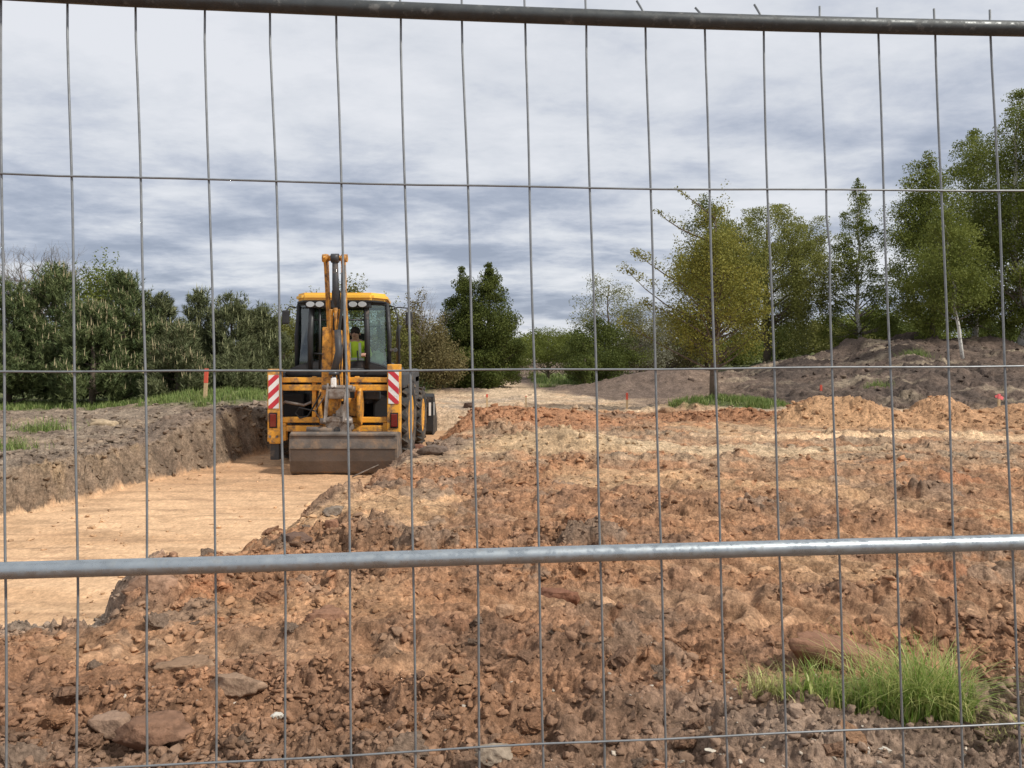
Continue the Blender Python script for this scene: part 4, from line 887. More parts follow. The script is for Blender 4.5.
# rear frame: cross beams, uprights
for (z0, t_) in ((1.475, .085), (1.345, .10), (.80, .09), (.655, .10)):
    m_ = MB(); m_.box((0, .02, z0), (1.90, .12, t_), bev=.012); part(m_, 'cross_beam', YEL)
for sx in (-1, 1):
    m_ = MB(); m_.box((sx * 0.36, .06, 1.06), (.07, .10, .95), bev=.01); part(m_, 'frame_upright', YEL)
# kingpost plate
m_ = MB(); m_.box((.13, -.06, 1.02), (.62, .12, .30), bev=.02); m_.box((.13, -.05, .65), (.62, .12, .22), bev=.02); part(m_, 'kingpost_carriage', YELA)
# chevron panels
def clip(poly, n, c, keep_le=True):
    out_ = []
    for i in range(len(poly)):
        a, b = poly[i], poly[(i + 1) % len(poly)]; fa = a[0] * n[0] + a[1] * n[1] - c; fb_ = b[0] * n[0] + b[1] * n[1] - c
        if not keep_le: fa, fb_ = -fa, -fb_
        if fa <= 0: out_.append(a)
        if (fa < 0) != (fb_ < 0) and fa != fb_: t = fa / (fa - fb_); out_.append((a[0] + (b[0] - a[0]) * t, a[1] + (b[1] - a[1]) * t))
    return out_
def stab(sx, ztop):
    x = sx * 1.005; g = 1
    h = MB(); h.box((x, -.02, (ztop + .44) / 2), (.22, .16, ztop - .44), bev=.012)
    h.box((x - sx * .02, -.02, .47), (.20, .20, .13), bev=.03); h.box((x - sx * .14, 0, .60), (.10, .12, .30), bev=.02)
    hs = part(h, 'stabiliser_housing', YEL)
    pl_ = MB(); zt_ = ztop - .10; hh = .56; ww = .175; pl_.box((x, -.106, zt_ - hh / 2), (ww, .008, hh)); p_ = part(pl_, 'chevron_board', WHT, hs)
    st_ = MB(); k = .95 * (1 if sx < 0 else -1)
    rect = [(-ww / 2, 0), (ww / 2, 0), (ww / 2, hh), (-ww / 2, hh)]
    for c0 in np.arange(-.4, .9, .21):
        pl = clip(clip(rect, (-k, 1), c0 + .105), (-k, 1), c0, False)
        if len(pl) >= 3: st_.prism([(x + a, zt_ - hh + b_) for a, b_ in pl], 'y', -.1125, -.1105)
    part(st_, 'red_stripes', RED, p_)
    l_ = MB(); l_.box((x + sx * .01, -.115, .80), (.105, .03, .22), bev=.012); part(l_, 'tail_lamp', LAMP)
    b_ = MB(); b_.box((x + sx * .01, -.103, .80), (.135, .012, .26), bev=.004); part(b_, 'lamp_surround', DARKIN)
    bt = MB()
    for q in (-1, 1): bt.lathe([(-.135, .022), (-.115, .022)], 'y', (x + q * .06, 0, .53), 8)
    part(bt, 'bolts', STEEL)
    i_ = MB(); i_.box((x - sx * .0, 0, .30), (.15, .12, .34), bev=.01); il = part(i_, 'stabiliser_leg', CHAR)
stab(-1, 1.66); stab(1, 1.74)
# chassis, tank, engine cover
m_ = MB(); m_.box((0, 1.6, .62), (.8, 3.2, .42), bev=.03); m_.box((0, .35, .60), (1.9, .35, .25), bev=.03); part(m_, 'chassis', BLK)
m_ = MB(); m_.box((-.82, .55, .98), (.42, .5, .5), bev=.04); m_.box((.80, .6, .96), (.45, .5, .5), bev=.04); m_.box((0, .9, 1.05), (1.8, .2, .75), bev=.03); part(m_, 'inner_body', DARKIN)
m_ = MB(); m_.box((.58, .28, 1.20), (.26, .16, .14), bev=.02); part(m_, 'number_plate_box', CHAR)
m_ = MB(); m_.tube([(-.92, .1, 1.06), (-.86, .05, 1.10), (-.55, .08, 1.04), (-.40, .02, 1.10)], .025, 8); part(m_, 'hydraulic_pipe', STEEL)
# curved mudguards / cab plinths under the glass
for sx in (-1, 1):
    prof_ = [(sx * .10, 1.52), (sx * .12, 1.78), (sx * .42, 1.80), (sx * .72, 1.72), (sx * .92, 1.62), (sx * .97, 1.53)]
    m_ = MB(); m_.prism(prof_ if sx > 0 else prof_[::-1], 'y', .28, 1.9, bev=.03); part(m_, 'rear_mudguard', BLK, smooth=False)
m_ = MB(); m_.box((1.02, 1.35, 1.46), (.22, 2.2, .30), bev=.06); m_.box((1.08, 2.1, 1.25), (.10, .6, .5), bev=.04); part(m_, 'side_fender', CHAR)
m_ = MB(); m_.box((-1.02, 1.35, 1.46), (.22, 2.2, .30), bev=.06); part(m_, 'side_fender', CHAR)
# bonnet
m_ = MB(); m_.prism([(2.3, .8), (4.6, .75), (4.62, 1.45), (4.3, 1.6), (2.3, 1.72)], 'x', -.48, .48, bev=.05); part(m_, 'bonnet', YELC)
m_ = MB(); m_.box((0, 4.63, 1.1), (.8, .06, .6), bev=.02); part(m_, 'grille', BLK)
m_ = MB(); m_.tube([(.56, 3.4, 1.4), (.56, 3.4, 2.35), (.60, 3.35, 2.5)], .045, 12); part(m_, 'exhaust', BLK)
# wheels
def wheel(x, y, r, wd, side):
    t_ = MB(); hw = wd / 2
    t_.lathe([(-hw * .75, r * .55), (-hw, r * .66), (-hw * 1.02, r * .85), (-hw * .85, r * .94), (0, r * .955), (hw * .85, r * .94), (hw * 1.02, r * .85), (hw, r * .66), (hw * .75, r * .55)], 'x', (0, 0, 0), 40)
    nl = 20
    for k in range(nl):
        for sd2 in (-1, 1):
            a = 2 * math.pi * (k + (.5 if sd2 > 0 else 0)) / nl; M_ = Matrix.Rotation(a, 4, 'X')
            r0 = bmesh.ops.create_cube(t_.bm, size=1)['verts']
            bmesh.ops.transform(t_.bm, matrix=M_ @ Matrix.Translation((sd2 * hw * .5, 0, r * .965)) @ Matrix.Rotation(sd2 * R(-38), 4, 'Z') @ Matrix.Diagonal((hw * 1.25, r * .075, r * .085, 1)), verts=r0)
    tw_ = empty('wheel', (0, 0, 0)); tw_.parent = dg; tw_.location = (x, y, r)
    ty = t_.build('tyre', RUB, tw_)
    m2 = MB(); s_ = side
    m2.lathe([(-hw * .8, r * .56), (-hw * .9, r * .58), (-hw * .8, r * .50), (-hw * .1, r * .44), (hw * .3, r * .40), (hw * .35, r * .16), (hw * .6, r * .15), (hw * .62, .001)], 'x', (0, 0, 0), 32)
    m2.lathe([(hw * .35, r * .40), (hw * .8, r * .50), (hw * .92, r * .58), (hw * .8, r * .56)], 'x', (0, 0, 0), 32)
    for k in range(8):
        a = k * math.pi / 4; m2.lathe([(hw * .34, .018), (hw * .48, .018)], 'x', (0, math.cos(a) * r * .27, math.sin(a) * r * .27), 6)
    rm = m2.build('rim', YEL, tw_)
    if side < 0: rm.rotation_euler = (0, 0, math.pi)
for (x, y, r, wd) in ((.93, 1.15, .74, .44), (.92, 3.30, .60, .40)):
    wheel(x, y, r, wd, 1); wheel(-x, y, r, wd, -1)
# loader arms and bucket at the front
for sx in (-1, 1):
    m_ = MB(); m_.prism([(2.1, 1.25), (2.2, 1.45), (3.6, 1.25), (4.7, .75), (5.0, .35), (4.85, .25), (4.4, .65), (3.4, 1.05)], 'x', sx * .55 - .05, sx * .55 + .05, bev=.012); part(m_, 'loader_arm', YEL)
m_ = MB(); m_.prism([(4.75, .10), (4.70, .9), (4.85, .98), (4.95, .9), (4.92, .3), (5.15, .08), (5.75, .02), (5.75, 0), (4.85, 0)], 'x', -1.17, 1.17, bev=.01); 
for sx in (-1, 1): m_.prism([(4.75, .02), (4.75, .9), (5.0, .95), (5.6, .35), (5.7, .02)], 'x', sx * 1.16 - .015, sx * 1.16 + .015)
lb = part(m_, 'loader_bucket', BLK)
m_ = MB(); m_.box((1.182, 4.82, .62), (.01, .05, .30)); m_.box((1.10, 4.70, .62), (.05, .01, .30)); part(m_, 'reflector', WHT, lb)
# ---- cab
zb, ztg, zr = 1.62, 2.80, 2.95      # glass bottom, glass top, roof top (local z)
def plan(k=1.0, dz=0):               # cab plan, clockwise from rear left
    return [(-.48 * k, .30), (.48 * k, .30), (.80 * k, .62), (.57 * k, 2.1), (-.57 * k, 2.1), (-.80 * k, .62)]
PB = plan(1.02); PT = plan(.97)
m_ = MB(); m_.prism([(x * 1.0, y) for x, y in PB], 'z', 1.05, zb + .02, bev=.02); cabw = part(m_, 'cab_floor', BLK)
def post(i, w_=.035, name='cab_post'):
    b_, t_ = Vector((*PB[i], zb)), Vector((*PT[i], ztg)); mm = MB(); mid = b_.lerp(t_, .5) + Vector((b_.x, b_.y - 1.2, 0)).normalized() * .03
    mm.tube([b_, mid, t_], w_, 8); part(mm, name, BLK)
for i in range(6): post(i, .05 if i < 2 else .04)
for za, pp in ((zb + .02, PB), (ztg - .01, PT)):
    mm = MB()
    for i in range(6):
        a = Vector((*pp[i], za)); b_ = Vector((*pp[(i + 1) % 6], za)); mm.tube([a, b_], .032, 8)
    part(mm, 'cab_rail', BLK)
for i in range(6):
    j = (i + 1) % 6; g_ = MB(); zlo = zb if i else zb + .5
    f1 = (zlo - zb) / (ztg - zb)
    A_, B_ = Vector((*PB[i], zb)).lerp(Vector((*PT[i], ztg)), f1), Vector((*PB[j], zb)).lerp(Vector((*PT[j], ztg)), f1)
    C_, E_ = Vector((*PT[j], ztg)), Vector((*PT[i], ztg))
    if i == 0: continue           # rear window is raised open
    nrm = (B_ - A_).cross(E_ - A_).normalized() * .004
    v1 = [A_ - nrm, B_ - nrm, C_ - nrm, E_ - nrm]; v2 = [p + nrm * 2 for p in v1]
    g_.poly(v1[::-1]); g_.poly(v2)
    for k in range(4): g_.poly([v1[k], v1[(k + 1) % 4], v2[(k + 1) % 4], v2[k]])
    part(g_, 'window', GLS)
# rear inner frame bars
m_ = MB(); m_.tube([(-.33, .29, zb), (-.33, .29, ztg)], .022, 8); m_.tube([(-.46, .29, 2.50), (.46, .29, 2.50)], .015, 8); part(m_, 'rear_window_frame', BLK)
m_ = MB(); m_.tube([(-.43, .27, 1.92), (-.20, .25, 1.91)], .016, 6); part(m_, 'grab_rail', BLK)
# roof
m_ = MB(); rp_ = [(-.82, .55), (-.60, .16), (.60, .16), (.80, .55), (.62, 2.05), (.50, 2.3), (-.50, 2.3), (-.62, 2.05)]
m_.prism([(x * .98, y + .02) for x, y in rp_], 'z', 2.80, 2.835, bev=.01); part(m_, 'roof_underside', BLK)
m_ = MB(); m_.prism(rp_, 'z', 2.832, 2.965, bev=.045); part(m_, 'roof', YELC)
m_ = MB(); m_.box((0, .27, 2.76), (1.12, .12, .11), bev=.02); lbx = part(m_, 'lamp_bar', BLK)
for x in (-.47, -.31, .26, .42):
    l_ = MB(); l_.lathe([(-.03, .055), (0, .06), (.02, .05)], 'y', (0, 0, 0), 16); o = part(l_, 'work_lamp', CLR); o.location = (x, .205, 2.765); o.scale = (1.25, 1, .85)
# mirrors
m_ = MB(); m_.tube([(-.80, .8, 2.72), (-.90, .45, 2.74), (-.93, .35, 2.66)], .012, 6); m_.box((-.93, .33, 2.55), (.13, .06, .24), bev=.025); part(m_, 'mirror', BLK)
m_ = MB(); m_.tube([(.80, .9, 2.70), (.95, .7, 2.74), (1.15, .6, 2.72), (1.17, .6, 2.66)], .012, 6); m_.box((1.17, .6, 2.53), (.12, .06, .24), bev=.025); part(m_, 'mirror', BLK)
m_ = MB(); m_.tube([(.82, .62, 2.76), (.92, .58, 2.74), (.97, .58, 2.55), (1.0, .6, 2.1), (1.0, .6, 1.75), (.86, .6, 1.70)], .014, 8); part(m_, 'grab_handle', BLK)
m_ = MB(); m_.lathe([(-.02, .035), (.03, .04)], 'y', (.93, .56, 1.98), 12); m_.box((.88, .58, 1.98), (.10, .05, .05), bev=.01); part(m_, 'indicator_lamp', CHAR)
# inside the cab: seat, console, levers
m_ = MB(); m_.box((.02, 1.12, 1.55), (.5, .5, .16), bev=.05); m_.box((.02, 1.38, 1.95), (.48, .14, .68), bev=.06); m_.box((.02, 1.1, 1.3), (.3, .35, .35), bev=.02); part(m_, 'seat', DARKIN)
m_ = MB(); m_.box((.0, 1.85, 1.5), (.5, .3, .5), bev=.05); m_.tube([(0, 1.75, 1.7), (0, 1.6, 1.95)], .02, 6); m_.lathe([(-.015, .19), (.015, .19)], 'z', (0, 1.58, 1.98), 20); part(m_, 'steering_wheel', DARKIN)
for sx in (-1, 1):
    m_ = MB(); m_.box((sx * .30, .48, 1.62), (.14, .16, .30), bev=.03); m_.tube([(sx * .29, .5, 1.75), (sx * .27, .52, 1.97)], .012, 6); part(m_, 'control_lever', CHAR)
# ---- boom, dipper, rear bucket.  bx = boom line x
DBK = material('cylinder_black', (.035, .036, .04), .35, coat=.1, dirt=(.12, .09, .07), dirt_amt=.15)
bt_, bb_ = lp(334, 258, 12.45), lp(334.5, 422, 12.55)
def along(z): t = (z - bb_.z) / (bt_.z - bb_.z); return bb_.x + (bt_.x - bb_.x) * t
# swing casting with two yellow cheeks
for sx in (-1, 1):
    m_ = MB(); m_.lathe([(-.03, .27), (.03, .27)], 'x', (.12 + sx * .32, -.10, 1.03), 24)
    o = part(m_, 'swing_cheek', YELA); o.scale = (1, .6, 1.15); o.location = (0, -.02, -.15)
m_ = MB(); m_.box((.13, -.22, 1.30), (.30, .22, .16), bev=.04); m_.box((.13, -.20, 1.02), (.12, .16, .5), bev=.02); m_.box((.15, -.18, .70), (.40, .22, .10), bev=.03)
m_.lathe([(-.26, .05), (.26, .05)], 'x', (.13, -.26, 1.33), 14); m_.box((.13, -.2, .86), (.24, .1, .12), bev=.02); part(m_, 'swing_post', STEEL)
# boom (behind): two side plates
for sx in (-1, 1):
    x0 = sx * .14 - .015; m_ = MB()
    zt = bt_.z
    pts_ = [(-.10, 1.05), (.02, 1.1), (.02, 1.9), (-.22, 2.7), (-.38, zt + .04), (-.52, zt + .07), (-.62, zt), (-.55, zt - .12), (-.38, 2.6), (-.22, 1.8), (-.22, 1.2)]
    m_.prism(pts_, 'x', x0 - .018, x0 + .018)
    o = part(m_, 'boom_side_plate', YELA)
    for v in o.data.vertices: v.co.x += along(v.co.z) * .9 + .02
m_ = MB(); m_.prism([(-.02, 1.1), (.0, 1.9), (-.2, 2.55), (-.32, 2.5), (-.16, 1.8), (-.14, 1.15)], 'x', -.14, .14); o = part(m_, 'boom', DARKIN)  # boom web coloured dark to stand for the shaded gap between the plates
for v in o.data.vertices: v.co.x += along(v.co.z) * .9 + .02
# knuckle bosses
m_ = MB()
for sx in (-1, 1): m_.lathe([(-.045, .065), (.045, .065)], 'x', (sx * .155, -.52, bt_.z + .0), 14)
m_.lathe([(-.16, .045), (.16, .045)], 'x', (0, -.52, bt_.z), 14); o = part(m_, 'knuckle_pin', YELA); o.location.x = along(bt_.z) * .9 + .02
# boom top cylinder (black)
xt = along(3.4) * .9 + .03
m_ = MB(); m_.tube([(xt + .01, -.60, 3.44), (xt + .01, -.56, 3.0), (xt + .01, -.50, 2.60)], [.045, .055, .060], 14); m_.lathe([(-.06, .075), (.06, .075)], 'x', (xt + .01, -.60, 3.46), 12); part(m_, 'crowd_cylinder', DBK)
m_ = MB(); m_.box((xt + .01, -.52, 2.80), (.13, .10, .30), bev=.02); part(m_, 'cylinder_shroud', BLK)
# dipper: tapering box section, yellow
def bar(p, q, wx_, wy, name, mat, bev=.012, **k):
    p, q = Vector(p), Vector(q); d_ = q - p; mm = MB(); mm.box((0, 0, 0), (wx_, wy, d_.length), bev=bev); o = mm.build(name, mat, dg, **k)
    o.location = (p + q) / 2; o.rotation_euler = d_.to_track_quat('Z', 'Y').to_euler(); return o
bar((xt - .06, -.56, 2.64), (.02, -.50, 1.95), .045, .08, 'dipper_link', YELA); bar((xt + .02, -.60, 2.66), (xt + .04, -.58, 2.28), .05, .06, 'dipper_link', YELA); bar((xt + .08, -.56, 2.64), (.13, -.52, 1.95), .045, .08, 'dipper_link', YELA)
bar((.0, -.52, 2.35), (-.02, -.52, 1.20), .07, .16, 'dipper_side', YELA); bar((.155, -.52, 2.3), (.17, -.52, 1.15), .05, .16, 'dipper_side', YELA)
bar((.07, -.50, 2.2), (.07, -.50, 1.1), .14, .06, 'dipper_web', YELA)
m_ = MB(); m_.tube([(xt + .06, -.64, 2.30), (xt + .09, -.68, 1.95), (.14, -.70, 1.62)], [.055, .056, .06], 14); m_.lathe([(-.02, .082), (.03, .082)], 'z', (.14, -.70, 1.60), 14); part(m_, 'bucket_cylinder', DBK)
m_ = MB(); m_.tube([(.14, -.70, 1.62), (.16, -.72, 1.38)], .032, 12); part(m_, 'cylinder_rod', CHROME)
m_ = MB(); m_.prism([(-.05, 1.60), (.02, 1.55), (.06, 1.60), (.14, 1.50), (.22, 1.55), (.24, 1.20), (.20, 1.02), (.08, .98), (-.02, 1.15)], 'y', -.66, -.54, bev=.02); part(m_, 'dipper_nose', YELA)
m_ = MB(); m_.box((.145, -.735, 1.46), (.09, .03, .16), bev=.02); part(m_, 'white_cover', WHT)
# hoses
hs_ = MB()
for k, (xa, xb) in enumerate(((.15, .20), (.17, .22))):
    hs_.tube([(xa + xt - .05, -.50, 3.3), (xa + xt - .03, -.62, 2.7), (xb - .03, -.66, 2.0), (xb, -.64, 1.4), (xb + .02, -.45, 1.1)], .014, 6)
hs_.tube([(-.12, -.4, 1.3), (-.24, -.5, 1.05), (-.34, -.45, .90), (-.50, -.35, .86), (-.58, -.32, .94), (-.52, -.30, 1.03), (-.36, -.35, 1.0), (-.18, -.5, .98)], .013, 6); part(hs_, 'hoses', HOSE)
hs_ = MB(); hs_.tube([(xt + .17, -.58, 3.35), (xt + .18, -.62, 2.5), (.22, -.6, 1.6)], .013, 6); hs_.tube([(.0, -.3, 1.5), (-.05, -.6, 1.2), (-.18, -.62, 1.0), (-.1, -.6, .85)], .013, 6); part(hs_, 'steel_pipe', STEEL)
# linkage and quick hitch
m_ = MB()
for sx in (-1, 1): m_.prism([(-.72, 1.45), (-.62, 1.40), (-.80, 1.0), (-.86, .80), (-.95, .85), (-.88, 1.1)], 'x', .20 + sx * .15 - .015, .20 + sx * .15 + .015)
m_.lathe([(-.24, .04), (.24, .04)], 'x', (.20, -.70, 1.38), 12); m_.lathe([(-.25, .045), (.25, .045)], 'x', (.22, -.86, .86), 12); part(m_, 'tipping_link', STEEL)
m_ = MB(); m_.box((.22, -.70, 1.28), (.34, .16, .16), bev=.04); part(m_, 'link_head', STEEL)
m_ = MB(); m_.box((.24, -.78, .84), (.40, .22, .16), bev=.05); part(m_, 'hitch_head', STEEL)
m_ = MB(); m_.prism([(.02, .60), (.46, .60), (.40, .80), (.34, .92), (.14, .92), (.08, .80)], 'y', -.90, -.72, bev=.02); part(m_, 'bucket_hanger', STEEL)
m_ = MB(); m_.lathe([(-.915, .05), (-.905, .05)], 'y', (.24, 0, .72), 16); part(m_, 'hitch_pin', BLK)
# rear grading bucket: wide, curved back facing the camera
bx0, bx1 = lp(290.5, 455, 12.0).x, lp(396.5, 455, 12.0).x
zt_, zb_ = lp(300, 435, 12.05).z, 0.0
outer = [(-.62, .66), (-.95, .70), (-1.02, .66), (-1.05, .45), (-1.035, .25), (-.98, .08), (-.90, .015), (-.30, .0)]
inner_ = [(-.30, .02), (-.88, .045), (-.95, .11), (-1.0, .26), (-1.015, .45), (-.99, .63), (-.94, .665), (-.62, .63)]
m_ = MB(); m_.prism(outer + inner_, 'x', bx0, bx1)
m_.box(((bx0 + bx1) / 2, -1.058, .455), (bx1 - bx0, .014, .018)); m_.box(((bx0 + bx1) / 2, -1.040, .66), (bx1 - bx0, .03, .03), bev=.006)
for x in (bx0, bx1): m_.prism([(-.62, .65), (-.95, .69), (-1.02, .64), (-1.045, .45), (-1.03, .25), (-.97, .07), (-.88, .01), (-.30, .0), (-.36, .12)], 'x', x - .012, x + .012)
m_.tube([(bx0 + .22, -.86, .72), (bx0 + .62, -.86, .72)], .05, 10)
rb_ = part(m_, 'grading_bucket', BUCK)
m_ = MB(); m_.prism([(-1.053, .44), (-1.038, .25), (-.985, .08), (-.975, .085), (-1.02, .25), (-1.04, .44)], 'x', bx0 + .015, bx1 - .015); part(m_, 'bucket_wear_sheet', BUCK2, rb_)
# cord stretched from the bucket to the bank
a_ = pw(352, 477, 11.75); b_ = pw(412, 451, 12.3); m_ = MB(); m_.tube([a_, a_.lerp(b_, .5) + Vector((0, 0, .01)), b_], .012, 6)
m_.build('steel_rod', STEEL, None, label='thin grey rod lying slantwise in front of the bucket', cat='rod')

# ------------------------------------------------------------------ operator
def person():
    root = empty('person', (-2.99 + .20, 13.0 + .86, FLOOR + 1.60), label='person in a yellow high visibility jacket seated in the digger cab', cat='person')
    skin = material('skin', (.50, .30, .22), .6); jac = material('hivis_fabric', (.68, .92, .06), .7, var=.1, vscale=9); tro = material('dark_trousers', (.02, .022, .025), .9); hair = material('dark_hair', (.03, .02, .015), .8); wht = material('reflective_tape', (.75, .76, .72), .4)
    def skinned(name, V, E, Rr, mat, lv=2, rootv=0, mats=None):
        me = D.meshes.new(name); me.from_pydata(V, E, []); o = D.objects.new(name, me); col.objects.link(o)
        md = o.modifiers.new('skin', 'SKIN'); 
        if not me.skin_vertices: me.skin_vertices.new(name='')
        for i, r_ in enumerate(Rr): me.skin_vertices[0].data[i].radius = (r_, r_) if not isinstance(r_, tuple) else r_
        me.skin_vertices[0].data[rootv].use_root = True; md.use_smooth_shade = True
        sb = o.modifiers.new('sub', 'SUBSURF'); sb.levels = lv; sb.render_levels = lv
        dg_ = bpy.context.evaluated_depsgraph_get(); ev = o.evaluated_get(dg_); m2 = D.meshes.new_from_object(ev); D.objects.remove(o)
        o2 = add_obj(name, m2, None, root); m2.materials.clear()
        for q in (mats or [mat]): m2.materials.append(q)
        for p in m2.polygons: p.use_smooth = True; p.material_index = 0
        return o2
    # facing -y (towards the boom), hands forward on the levers
    V = [(0, 0, 0.05), (0, -.03, .22), (0, -.08, .40), (0, -.12, .50), (0, -.15, .57), (0, -.17, .66), (0, -.19, .73),
         (-.19, -.10, .47), (-.27, -.28, .27), (-.27, -.52, .30), (.19, -.10, .47), (.27, -.26, .27), (.24, -.52, .30),
         (-.11, -.02, .03), (-.17, -.42, .08), (-.17, -.50, -.32), (-.17, -.62, -.36), (.11, -.02, .03), (.17, -.42, .08), (.17, -.50, -.32), (.17, -.62, -.36)]
    E = [(0, 1), (1, 2), (2, 3), (3, 4), (4, 5), (5, 6), (3, 7), (7, 8), (8, 9), (3, 10), (10, 11), (11, 12), (0, 13), (13, 14), (14, 15), (15, 16), (0, 17), (17, 18), (18, 19), (19, 20)]
    Rr = [(.16, .12), (.15, .11), (.17, .12), (.11, .09), .055, (.078, .095), (.06, .075), .065, .055, .036, .065, .055, .036, .09, .075, .055, .04, .09, .075, .055, .04]
    body = skinned('body', V, E, Rr, skin, 2, 0, [skin, tro, jac])
    for p in body.data.polygons:
        c_ = p.center
        if c_.z > .53 and abs(c_.x) < .14: mi = 0
        elif c_.z < .14: mi = 1
        elif c_.y < -.47: mi = 0
        else: mi = 2
        p.material_index = mi
    for sx in (-1, 1):
        hx = -.27 if sx < 0 else .24; hv = [(hx, -.52, .30), (hx, -.60, .30)]; he = [(0, 1)]; hr = [.034, .036]
        for k in range(4):
            fx = hx + (k - 1.5) * .019; b0 = len(hv); hv += [(fx, -.61, .315), (fx, -.655, .32), (fx, -.675, .285), (fx, -.65, .262)]; he += [(1, b0), (b0, b0 + 1), (b0 + 1, b0 + 2), (b0 + 2, b0 + 3)]; hr += [.010, .009, .0085, .0075]
        b0 = len(hv); tx = hx - sx * .03; hv += [(tx, -.57, .295), (tx - sx * .015, -.61, .275), (tx, -.64, .268)]; he += [(0, b0), (b0, b0 + 1), (b0 + 1, b0 + 2)]; hr += [.014, .011, .009]
        skinned('hand', hv, he, hr, skin, 1)
    hb = MB()
    r_ = bmesh.ops.create_uvsphere(hb.bm, u_segments=16, v_segments=12, radius=1); bmesh.ops.transform(hb.bm, matrix=Matrix.Translation((0, -.16, .715)) @ Matrix.Diagonal((.088, .105, .085, 1)), verts=r_['verts'])
    hb.build('hair', hair, root, smooth=True)
    fc = MB(); fc.box((0, -.275, .665), (.022, .03, .045), bev=.008)
    for sx in (-1, 1): fc.box((sx * .083, -.17, .665), (.015, .03, .05), bev=.006)
    fc.build('nose_and_ears', skin, root)
    ey = MB(); 
    for sx in (-1, 1): ey.box((sx * .032, -.262, .69), (.022, .01, .010), bev=.003)
    ey.box((0, -.262, .625), (.045, .01, .007), bev=.002); ey.build('eyes_and_mouth', hair, root)
    tp_ = MB()
    for sx in (-1, 1): tp_.box((sx * .09, -.205, .38), (.045, .006, .26), rot=(.12, 0, 0))
    tp_.box((0, -.155, .22), (.30, .006, .045)); tp_.build('reflective_tape', wht, root)
    return root
person()
# pale lump added in place of a reflection on the right rear glass
hv = material('pale_reflection_tone', (.50, .66, .42), .8, var=.25, vscale=12)
bmj = bmesh.new(); bmesh.ops.create_icosphere(bmj, subdivisions=3, radius=1)
for v in bmj.verts:
    k = 1 + .18 * math.sin(v.co.x * 7 + v.co.z * 4) + .1 * math.sin(v.co.z * 11); v.co = Vector((v.co.x * .12 * k, v.co.y * .07 * k, v.co.z * .18 * (1 + .1 * math.sin(v.co.x * 9))))
mej = D.meshes.new('glass_reflection_lump'); bmj.to_mesh(mej); bmj.free()
o = add_obj('glass_reflection_lump', mej, hv, smooth=True, label='pale green lump standing in for a reflection in the right rear cab glass', cat='reflection'); o.location = (-2.99 + .58, 13 + .72, FLOOR + 1.80)

# ------------------------------------------------------------------ fence panel in front of the camera
GALV = material('galvanised_tube', (.36, .395, .415), .25, metal=.8, var=.10, vscale=40, dirt=(.30, .31, .31), dirt_amt=.2, dscale=45)
GALVD = material('backlit_weathered_tube', (.075, .08, .08), .38, metal=.55, var=.2, vscale=30, dirt=(.20, .20, .19), dirt_amt=.2, dscale=45)  # top rail's backlit shade put into the base colour, beside some weathering
WIRE = material('galvanised_wire', (.21, .22, .225), .42, metal=.4, var=.2, vscale=60)
iy0, iyx, iyy = 1 / 1.240, (1 / 1.307 - 1 / 1.183) / 1024, 0.00005
def fp(px, py):
    Y = 1 / (iy0 + iyx * (px - 512) + iyy * (py - HY)); return Vector(((px - 512) / F * Y, Y, CZ - (py - HY) / F * Y))
fo = fp(512, 384)
fence = empty('mesh_fence_panel', (fo.x, fo.y, gzb(fo.x, fo.y)), label='galvanised wire mesh fence panel standing across the whole view', cat='fence panel')
OFF = -Vector(fence.location)
nrm_f = (fp(900, 300) - fp(100, 300)).cross(fp(500, 100) - fp(500, 600)).normalized()
if nrm_f.y > 0: nrm_f = -nrm_f
def interp_line(tab, x): return float(np.interp(x, [t[0] for t in tab], [t[1] for t in tab]))
def extrap(tab, x):
    if x < tab[0][0]: a, b_ = tab[0], tab[2]
    elif x > tab[-1][0]: a, b_ = tab[-3], tab[-1]
    else: return interp_line(tab, x)
    return a[1] + (b_[1] - a[1]) / (b_[0] - a[0]) * (x - a[0])
ROW = {
    'top': [(0, -8), (128, -1), (256, 4.5), (384, 10), (512, 15), (640, 19.5), (768, 23.5), (896, 26.5), (1024, 29)],
    'w1': [(0, 174), (70, 176.5), (141, 178), (210, 180.5), (276, 182), (341, 183.2), (405, 185), (467, 186.2), (530, 187.5), (590, 188.5), (650, 189.2), (768, 190.2), (884, 190.6), (1024, 191)],
    'w2': [(0, 371.5), (256, 371), (512, 370), (768, 368.3), (1024, 366)],
    'mid': [(0, 571), (256, 564), (512, 556), (768, 549), (1024, 542.5)],
    'w3': [(100, 767), (256, 760), (384, 752), (512, 744.5), (768, 733), (1024, 722)]}
XS = list(range(-420, 1901, 60))
def hline(tab, r_, name, mat, seg, front):
    ky = .9884 if front > .01 else 1.0
    pts_ = [fp(512 + (x - 512) * ky, HY + (extrap(tab, x) - HY) * ky + (0 if r_ > .006 else .5 * math.sin(x * .021 + r_ * 99))) + nrm_f * front + OFF for x in XS]
    m_ = MB(); m_.tube(pts_, r_, seg); m_.build(name, mat, fence)
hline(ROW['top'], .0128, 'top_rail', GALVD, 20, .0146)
hline(ROW['mid'], .0128, 'middle_rail', GALV, 20, .0146)
for kx in ('w1', 'w2', 'w3'): hline(ROW[kx], .0017, 'horizontal_wire', WIRE, 8, .0035 if kx != 'w2' else -.0005 + .004)
hline([(0, 971), (256, 957), (512, 937), (768, 918), (1024, 900)], .0017, 'horizontal_wire', WIRE, 8, .0035)
YS = [40, 184, 371, 590, 740]
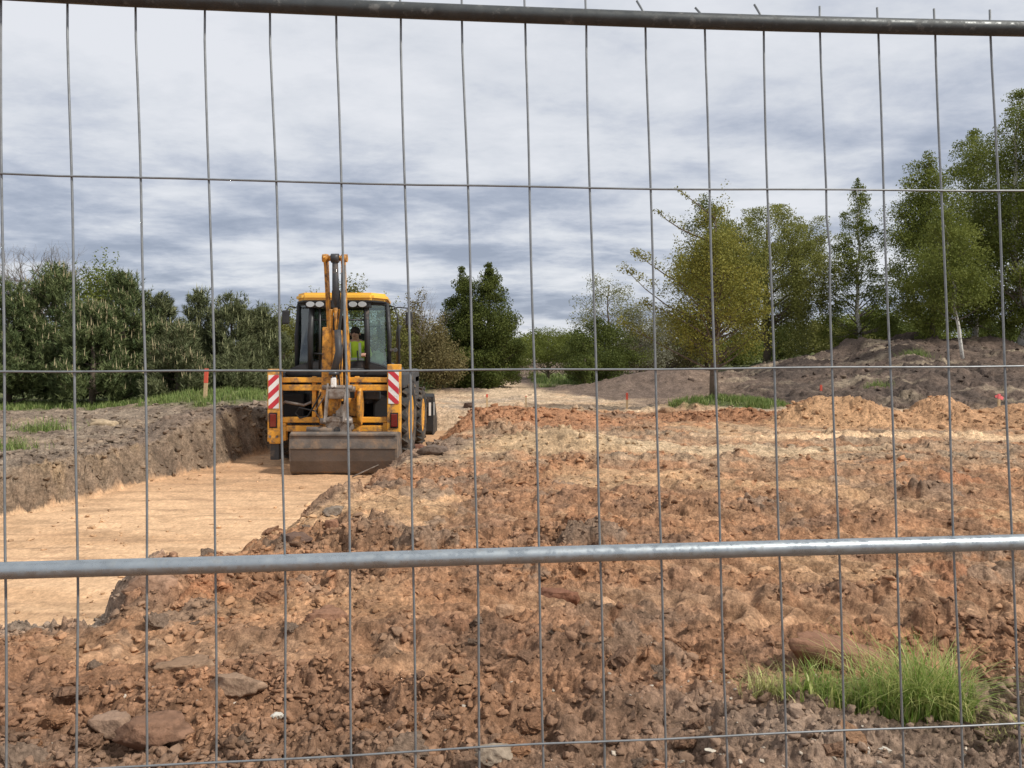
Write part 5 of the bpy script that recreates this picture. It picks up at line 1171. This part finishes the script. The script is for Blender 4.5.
VX = [[0.5, 2, 4, 6, 6], [68, 71.5, 75, 77.5, 77], [135.5, 141, 145.5, 147.3, 147], [204.5, 209.5, 214, 216, 216], [270.5, 276, 281, 285, 285.5], [336, 341.5, 346.5, 350.5, 350.8], [400.5, 405.3, 410, 414, 415], [462.5, 467.5, 473, 477.7, 479.5],
      [525, 529.5, 534.5, 540, 542.7], [586, 590, 595.8, 601.5, 604], [646, 650, 656, 661.6, 666], [704.5, 709.5, 715, 721.6, 726.5], [763.5, 767.5, 774, 781, 785.5], [820.5, 825.5, 832.5, 840, 845], [878, 883.5, 890.5, 898.3, 903], [935, 941.5, 948.3, 955.5, 961.5], [991, 998, 1005.3, 1013.5, 1020]]
# the panel goes on past both edges of the picture at the same mesh width
for k in range(1, 5): VX.insert(0, [v - 70.5 - .3 * k for v in VX[0]])
for k in range(1, 12): VX.append([v + 56 - .35 * k + j * .25 for j, v in enumerate(VX[-1])])
rv = random.Random(4)
BENT = {10: (-9, -13), 11: (-9, -8), 12: (-9, -13)}
for i, xs in enumerate(VX):
    ys_ = [184, 371, 590, 740]; pts_ = []; sl = (xs[1] - xs[0]) / 144.0
    ctr = extrap(ROW['top'], xs[0])
    jj = i - 4
    if jj in BENT:
        bx_, by_ = BENT[jj]; pts_.append((xs[0] - sl * 12 + bx_, ctr - 6 + by_)); pts_.append((xs[0] - sl * 12, ctr - 4))
    else: pts_.append((xs[0] - sl * 25, ctr - (18.5 if jj > 11 else 22)))
    yv = YS + [945]; xv = xs + [xs[4] + (xs[4] - xs[3]) * 1.2]
    for yq in list(range(int(ctr) + 8, 940, 31)):
        x_ = float(np.interp(yq, yv, xv)); amp = .55
        if jj == 13 and 195 < yq < 290: x_ += 1.6 * math.sin((yq - 195) / 95 * math.pi) * (1 if yq > 230 else -.6)
        pts_.append((x_ + amp * math.sin(yq * .017 + i * 2.1), yq))
    pts_.append((xv[-1], 945))
    m_ = MB(); m_.tube([fp(a, b_) + OFF for a, b_ in pts_], .0019, 8); m_.build('vertical_wire', WIRE, fence)
for px in (-405, 1880):
    a = fp(px, extrap(ROW['top'], px) - 10) + OFF; b_ = fp(px, 1010) + OFF; m_ = MB(); m_.tube([a + nrm_f * .022, b_ + nrm_f * .022], .021, 16); m_.build('end_post', GALV, fence)
